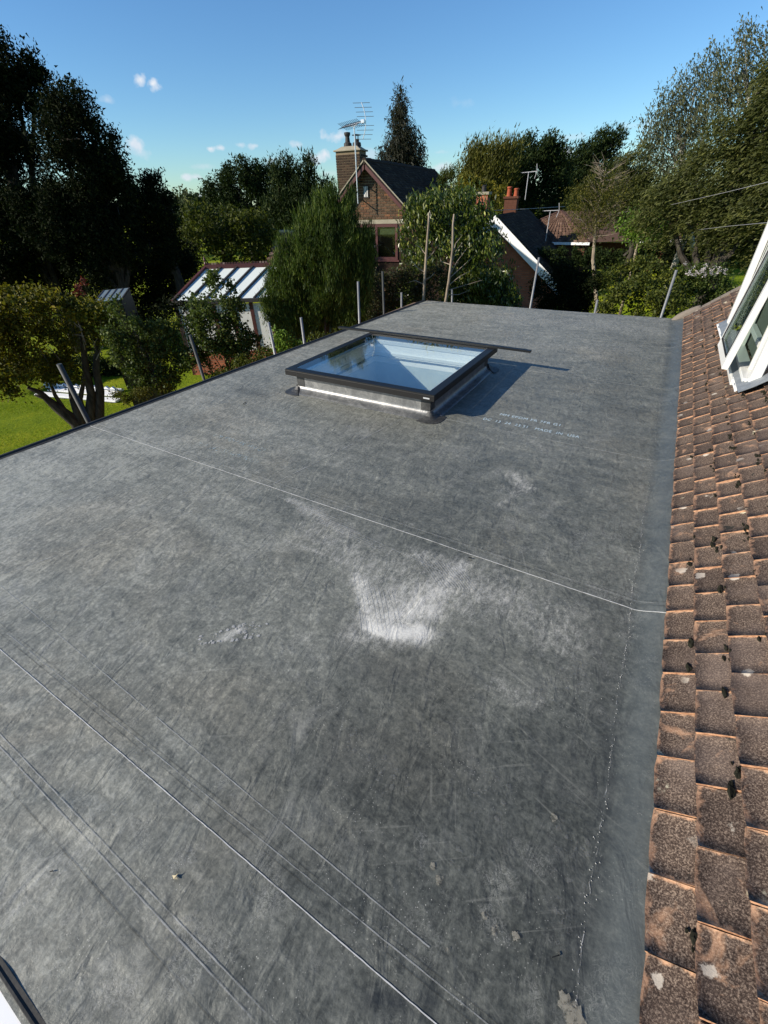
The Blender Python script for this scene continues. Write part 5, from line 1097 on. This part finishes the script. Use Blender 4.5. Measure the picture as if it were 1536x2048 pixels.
foliage('willow_tree', 'lighter willow behind the sparse bare-branched tree', 'tree', [(1270, 345, 42), (1290, 400, 50), (1240, 410, 48), (1310, 455, 45), (1250, 380, 40), (1290, 440, 38)], 23, 'crown', M['leaf_willow'], .13, .42, 4.5, .3, 24, axis=(.9, .1, .55), alen=.45, abias=.5, trunk=.15)
st = foliage('sparse_tree', 'thin tree with bare pale twigs in front of the bungalow roof', 'tree', [(1190, 420, 50, 0, 45), (1160, 400, 35), (1230, 395, 38), (1200, 370, 38), (1180, 450, 35)], 19, 'crown', M['leaf_olive'], .06, .55, 1.5, .3, 8, trunk=None, bark_='bark_pale', gx=1185, quad=False, sub=0)
b = MB(); sb = np.array(st.location); tk = [at(1186, 520, 19), at(1190, 470, 19), at(1193, 430, 19), at(1204, 380, 19), at(1212, 335, 19)]
b.tube([sb] + tk, [.08, .06, .045, .03, .018, .006], 7)
for k in range(60):
    u = random.uniform(.8, 3.9); i = int(u); s_ = tk[i] + (tk[i + 1] - tk[i]) * (u - i) if i < 4 else tk[4]; sd = random.choice((-1, 1)); L = random.uniform(.3, 1.05) * (1.25 - u / 5); up_ = random.uniform(.1, .9)
    e = s_ + np.array([sd * L * random.uniform(.5, 1) + .08, random.gauss(0, .3), L * up_]); m_ = (s_ + e) / 2 + np.array([0, 0, -.08]) + rng.normal(size=3) * .05; b.tube([s_, m_, e], [.013, .008, .003], 4)
    for q in range(3):
        a_ = m_ + (e - m_) * random.random(); b.tube([a_, a_ + np.array([sd * .25 + random.gauss(0, .12), random.gauss(0, .1), random.uniform(.05, .4)])], [.005, .002], 3)
b.build('twigs', M['bark_pale'], st, off=sb)
def trunk_only(name, lab, pts, d, r0, r1, mat, cat='tree', extra=None):
    P = [at(px, py, d) for px, py in pts]; z = float(gz(P[0][0], P[0][1])); base = np.array([P[0][0], P[0][1], z]); root = empty(name, base, 0, lab, cat)
    P = [base] + P if P[0][2] > z + .1 else P; n = len(P); MB().tube(P, list(np.linspace(r0, r1, n)), 9).build('trunk', M[mat], root, off=base, smooth=True); return root, base
tr, tb_ = trunk_only('birch_tree', 'leaning pale birch trunk clear of its leaves above the flowering shrub', [(1352, 520), (1368, 480), (1382, 445), (1392, 410)], 18.5, .10, .06, 'bark_birch')
leaf_mesh('crown', np.array([at(1392 + random.gauss(0, 16), 425 + random.gauss(0, 18), 18.5 + random.gauss(0, .4)) for _ in range(900)]), rng.normal(size=(900, 3)), .1, .5, M['leaf_willow'], tr, False, off=tb_)
tr, tb_ = trunk_only('slim_tree', 'slim short trunk at the dark hedge left of the leaning birch', [(1268, 525), (1272, 500), (1278, 470)], 19, .06, .03, 'bark_pale')
leaf_mesh('crown', np.array([at(1282 + random.gauss(0, 22), 455 + random.gauss(0, 16), 19 + random.gauss(0, .4)) for _ in range(2200)]), rng.normal(size=(2200, 3)), .12, .6, M['leaf_bright'], tr, False, off=tb_)
# hedges on the right
foliage('clipped_hedge', 'long clipped dark hedge in front of the bungalow', 'hedge', [(x, 518, 26, 0, 20) for x in range(1060, 1300, 26)], 24, 'foliage', M['leaf_dark'], .11, .6, 5, .2, 24, shell=.6, cap=40000)
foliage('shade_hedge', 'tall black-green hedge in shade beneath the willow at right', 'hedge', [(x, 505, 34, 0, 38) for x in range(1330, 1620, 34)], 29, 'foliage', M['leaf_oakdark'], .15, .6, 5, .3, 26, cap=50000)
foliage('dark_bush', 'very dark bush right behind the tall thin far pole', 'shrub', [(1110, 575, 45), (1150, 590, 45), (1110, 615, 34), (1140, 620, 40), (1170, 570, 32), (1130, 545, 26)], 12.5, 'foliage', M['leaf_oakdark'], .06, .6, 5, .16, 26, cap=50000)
foliage('leafy_shrub', 'mid green leafy shrub along the far right roof edge', 'shrub', [(1230, 600, 32, -1), (1280, 590, 40, -.5), (1335, 580, 36), (1250, 560, 36, .5), (1300, 550, 34, .5), (1205, 620, 24, -1.2), (1350, 610, 34, -1), (1300, 620, 36, -1), (1210, 560, 22), (1285, 530, 20, .5)], 12.5, 'foliage', M['leaf_mid'], .07, .55, 5, .16, 24, quad=True, cap=60000, up=.8)
fl = foliage('flowering_shrub', 'shrub topped with small white flowers near the right lawn', 'shrub', [(1385, 560, 28), (1420, 570, 34), (1450, 600, 26), (1390, 595, 34), (1360, 560, 24), (1440, 612, 28), (1490, 612, 22), (1520, 625, 26)], 13.5, 'foliage', M['leaf_shrub'], .065, .55, 5, .16, 24, quad=True, cap=50000, up=.8)
PF_ = np.array([at(1405 + random.gauss(0, 28), 538 + random.gauss(0, 5) + random.random() * 8, 13.3 + random.gauss(0, .3)) for _ in range(46)]); leafs = np.repeat(PF_, 9, 0) + rng.normal(size=(len(PF_) * 9, 3)) * .022
tag(leaf_mesh('flowers', leafs, rng.normal(size=leafs.shape), .035, .8, M['flower'], fl, True, off=np.array(fl.location)), kind='stuff')
# conifer in front of the house
foliage('green_conifer', 'big upright feathery green conifer hiding the left of the brick house', 'conifer', [(655, 425, 26, 0, 36), (640, 455, 40, 0, 40), (690, 445, 26, 0, 40), (612, 490, 42, 0, 42), (660, 500, 50, 0, 50), (705, 490, 32, 0, 48), (590, 540, 48, 0, 46), (650, 560, 58, 0, 55), (710, 560, 36, 0, 60), (570, 590, 45, 0, 42), (620, 620, 55, 0, 50), (690, 620, 48, 0, 50), (575, 640, 40, 0, 36), (735, 500, 16, 0, 50), (668, 395, 9, 0, 20), (640, 410, 9, 0, 24), (598, 455, 9, 0, 24), (562, 500, 9, 0, 24), (545, 560, 10, 0, 24), (700, 405, 10, 0, 22), (535, 620, 12, 0, 26)], 9.6, 'foliage', M['leaf_conifer'], .08, .20, 8, .09, 30, axis=(.06, 0, 1), alen=.34, abias=.85, shell=.45, trunk=.12, cap=230000, up=0, sub=0)
# laurel with pale stems
lr = foliage('cherry_laurel', 'large-leaved glossy laurel with two pale bare stems', 'shrub', [(835, 430, 30), (880, 415, 36), (930, 420, 40), (958, 448, 28), (830, 480, 36), (900, 480, 40), (960, 490, 46), (840, 540, 32), (930, 555, 42, .4), (962, 568, 38), (1000, 560, 22), (1020, 605, 24), (1000, 605, 38), (900, 600, 36, .5), (960, 600, 40, .3), (820, 590, 26, .4)], 11, 'foliage', M['leaf_laurel'], .095, .32, 6.5, .2, 16, quad=True, axis=(.2, 0, -.8), alen=.12, abias=.5, shell=.3, cap=130000, up=.9)
lb = np.array(lr.location)
for pts in ([(846, 620), (849, 560), (853, 500), (857, 450), (858, 425)], [(890, 610), (898, 560), (905, 500), (906, 450), (908, 428)]):
    P = [at(x, y, 9.7) for x, y in pts]; P = [np.array([P[0][0], P[0][1], -2.8])] + P; MB().tube(P, [.032, .03, .028, .024, .02, .015], 8).build('stem', M['bark_pale'], lr, off=lb, smooth=True)
b = MB()
for (x, y, x2, y2) in ((900, 555, 950, 510), (900, 550, 935, 495), (898, 570, 945, 540), (905, 520, 925, 485), (850, 545, 822, 520), (852, 510, 830, 490), (849, 560, 870, 545), (893, 590, 940, 580), (897, 580, 965, 560), (850, 570, 815, 565), (903, 530, 880, 515), (908, 500, 925, 470), (853, 520, 870, 500)):
    A = at(x, y, 9.7); B = at(x2, y2, 9.9); b.tube([A, (A + B) / 2 + rng.normal(size=3) * .03, B], [.009, .007, .003], 5)
b.build('side_twigs', M['bark_pale'], lr, off=lb)
foliage('brown_hedge', 'sparse brownish hedge under the brown framed window', 'shrub', [(755, 580, 30), (790, 590, 30), (760, 630, 30), (740, 560, 20), (800, 620, 24), (820, 560, 30), (850, 600, 30), (880, 560, 30), (800, 550, 22)], 10.5, 'foliage', plainleaf := leafmat('leaf_brown', (.02, .03, .01), (.05, .045, .02), (.16, .09, .06)), .06, .5, 3.5, .16, 14, quad=True, cap=20000)
# left shrubs
foliage('rose_bush', 'tall rose bush with pointed shoots in front of the conservatory', 'shrub', [(428, 575, 20, 0, 30), (405, 620, 34), (450, 625, 34), (420, 670, 44), (470, 670, 38), (390, 660, 32), (440, 720, 48), (500, 700, 36), (462, 580, 10, 0, 22), (475, 610, 14, 0, 20), (510, 740, 30), (385, 720, 34)], 9.3, 'foliage', M['leaf_shrub'], .055, .75, 4.2, .13, 16, quad=True, cap=70000, trunk=.03, up=.8)
foliage('garden_shrub', 'rounded shrub with pale-edged leaves between maple and rose bush', 'shrub', [(270, 670, 36), (320, 680, 40), (250, 710, 36), (300, 730, 48), (345, 720, 40), (270, 760, 36), (340, 770, 30), (225, 680, 25), (235, 620, 14, 0, 24), (350, 665, 24)], 9.5, 'foliage', M['leaf_shrub'], .055, .7, 4.2, .13, 16, quad=True, cap=60000, trunk=.03, up=.8)
foliage('lime_shrub', 'small lime-green shrub beside the short pole under the conifer', 'shrub', [(565, 680, 20), (580, 695, 18), (555, 700, 16), (600, 690, 14)], 8.2, 'foliage', M['leaf_bright'], .05, .6, 4, .09, 14, quad=True, cap=9000)
foliage('low_shrub', 'low mixed shrub behind the roof edge under the rose bush', 'shrub', [(490, 740, 28), (530, 720, 26), (640, 690, 24), (680, 680, 22), (580, 715, 20), (450, 765, 24)], 8.4, 'foliage', M['leaf_mid'], .05, .6, 4, .1, 14, quad=True, cap=16000)
mp = foliage('maple_tree', 'multi-stemmed small tree with yellowing leaves over the left lawn', 'tree', [(20, 620, 40), (80, 615, 34), (130, 625, 30), (185, 630, 36, 0, 22), (60, 670, 50), (130, 680, 36), (0, 700, 50), (80, 730, 50), (20, 770, 40), (130, 740, 30), (190, 670, 26), (-50, 650, 50), (-50, 730, 55), (220, 650, 20)], 10.8, 'crown', M['leaf_maple'], .07, .55, 4.6, .17, 18, quad=True, cap=90000, trunk=None, base=np.append(pl(182, 900, -2.8)[:2], -2.8), up=.8)
mb = np.array(mp.location)
V_ = [np.array(at(*p, 10.8 + random.gauss(0, .3))) for p in [(185 + random.gauss(0, 26), 622 + random.gauss(0, 9)) for _ in range(60)] + [(20 + random.gauss(0, 40), 660 + random.gauss(0, 12)) for _ in range(40)] + [(60 + random.gauss(0, 60), 600 + random.gauss(0, 10)) for _ in range(40)] + [(30 + random.gauss(0, 12), 748 + random.gauss(0, 8)) for _ in range(16)]]
yl = np.repeat(np.array(V_), 22, 0) + rng.normal(size=(len(V_) * 22, 3)) * .075; leaf_mesh('yellow_leaves', yl, rng.normal(size=yl.shape), .07, .55, M['leaf_yellow'], mp, True, .8, off=mb)
for pts, r in (([(182, 880), (150, 845), (112, 815), (80, 785), (55, 775)], .065), ([(186, 880), (160, 840), (146, 800), (140, 770), (120, 740)], .055), ([(190, 880), (180, 830), (183, 790), (172, 740), (165, 680), (160, 630)], .06), ([(192, 880), (198, 830), (200, 780), (192, 740), (195, 690), (202, 650)], .06), ([(188, 880), (172, 840), (160, 800), (168, 760), (172, 700)], .04), ([(182, 880), (140, 830), (100, 800), (70, 790)], .05), ([(150, 845), (110, 790), (90, 740)], .03)):
    P = [at(x, y, 10.9) for x, y in pts]; P[0] = mb + np.array([0, 0, -.05]); MB().tube(P, list(np.linspace(r * 2.1, r * .45, len(P))), 8).build('stem', M['bark_dark'], mp, off=mb, smooth=True)
for (x, y, x2, y2) in ((168, 672, 146, 668), (146, 668, 141, 685), (172, 690, 155, 640), (187, 690, 203, 662), (203, 662, 200, 640), (190, 700, 185, 668), (165, 660, 118, 620), (118, 620, 95, 600), (170, 700, 160, 650), (192, 720, 206, 690), (120, 720, 95, 690), (110, 745, 80, 700)):
    A = at(x, y, 10.7); B = at(x2, y2, 10.7); MB().tube([A, B], [.012, .006], 5).build('bare_twig', M['bark_pale'], mp, off=mb)
foliage('garden_hedge', 'dark hedge closing the far side of the left lawn behind the white boards', 'hedge', [(x, 738, 34, 0, 26) for x in range(-40, 300, 34)], 17, 'foliage', M['leaf_dark'], .09, .6, 5, .2, 24, cap=50000)
foliage('red_shrub', 'slender dark red-leaved shrub behind the maple', 'shrub', [(162, 580, 7, 0, 12), (168, 565, 4, 0, 10), (155, 592, 8, 0, 8)], 12, 'foliage', M['leaf_red'], .06, .5, 3, .08, 10, quad=True)
foliage('foxglove_plants', 'low bed of dry and green plants at the roof edge near the shrub', 'plants', [(250, 800, 16, 0, 10), (285, 790, 22, 0, 14), (330, 780, 20, 0, 12), (230, 790, 14, 0, 8)], 9.3, 'foliage', M['leaf_olive'], .05, .35, 4, .1, 14, quad=True, kind='stuff')
foliage('undergrowth', 'dark undergrowth filling the ground under the trees', 'undergrowth', [(x, y, 50, 0, 26) for x, y in [(20, 640), (120, 650), (250, 640), (350, 620), (300, 700)]], 13.5, 'foliage', M['leaf_oakdark'], .1, .5, 3.5, .3, 20, kind='stuff', cap=40000)
foliage('far_woodland', 'continuous far woodland closing the horizon', 'woodland', [(x, 440, 60, random.uniform(-6, 10), 42) for x in range(-400, 2000, 55)], 62, 'foliage', M['leaf_dark'], .6, .6, 4, 1.4, 20, kind='stuff', cap=90000)
# grass on the left lawn
def grass(n, x0, x1, y0, y1, sz):
    P = np.stack([rng.uniform(x0, x1, n), rng.uniform(y0, y1, n), np.zeros(n)], 1); P[:, 2] = gz(P[:, 0], P[:, 1]) + sz * .3; D = rng.normal(size=(n, 3)) * .45 + np.array([0, 0, 1]); o = leaf_mesh('grass', P - np.array([x0, y0, -2.8]), D, sz, .16, M['grass'], None, False, 0); o.location = (x0, y0, -2.8); return tag(o, None, None, None, 'stuff')
o = grass(110000, -17.5, -6.5, .5, 7.5, .05); o['label'] = 'short sunlit grass blades of the left lawn'; o['category'] = 'grass'
o = grass(40000, 0, 7, 19, 40, .09); o['label'] = 'short grass of the right lawn beyond the flowering shrub'; o['category'] = 'grass'
print('leaf tris', TOT[0])
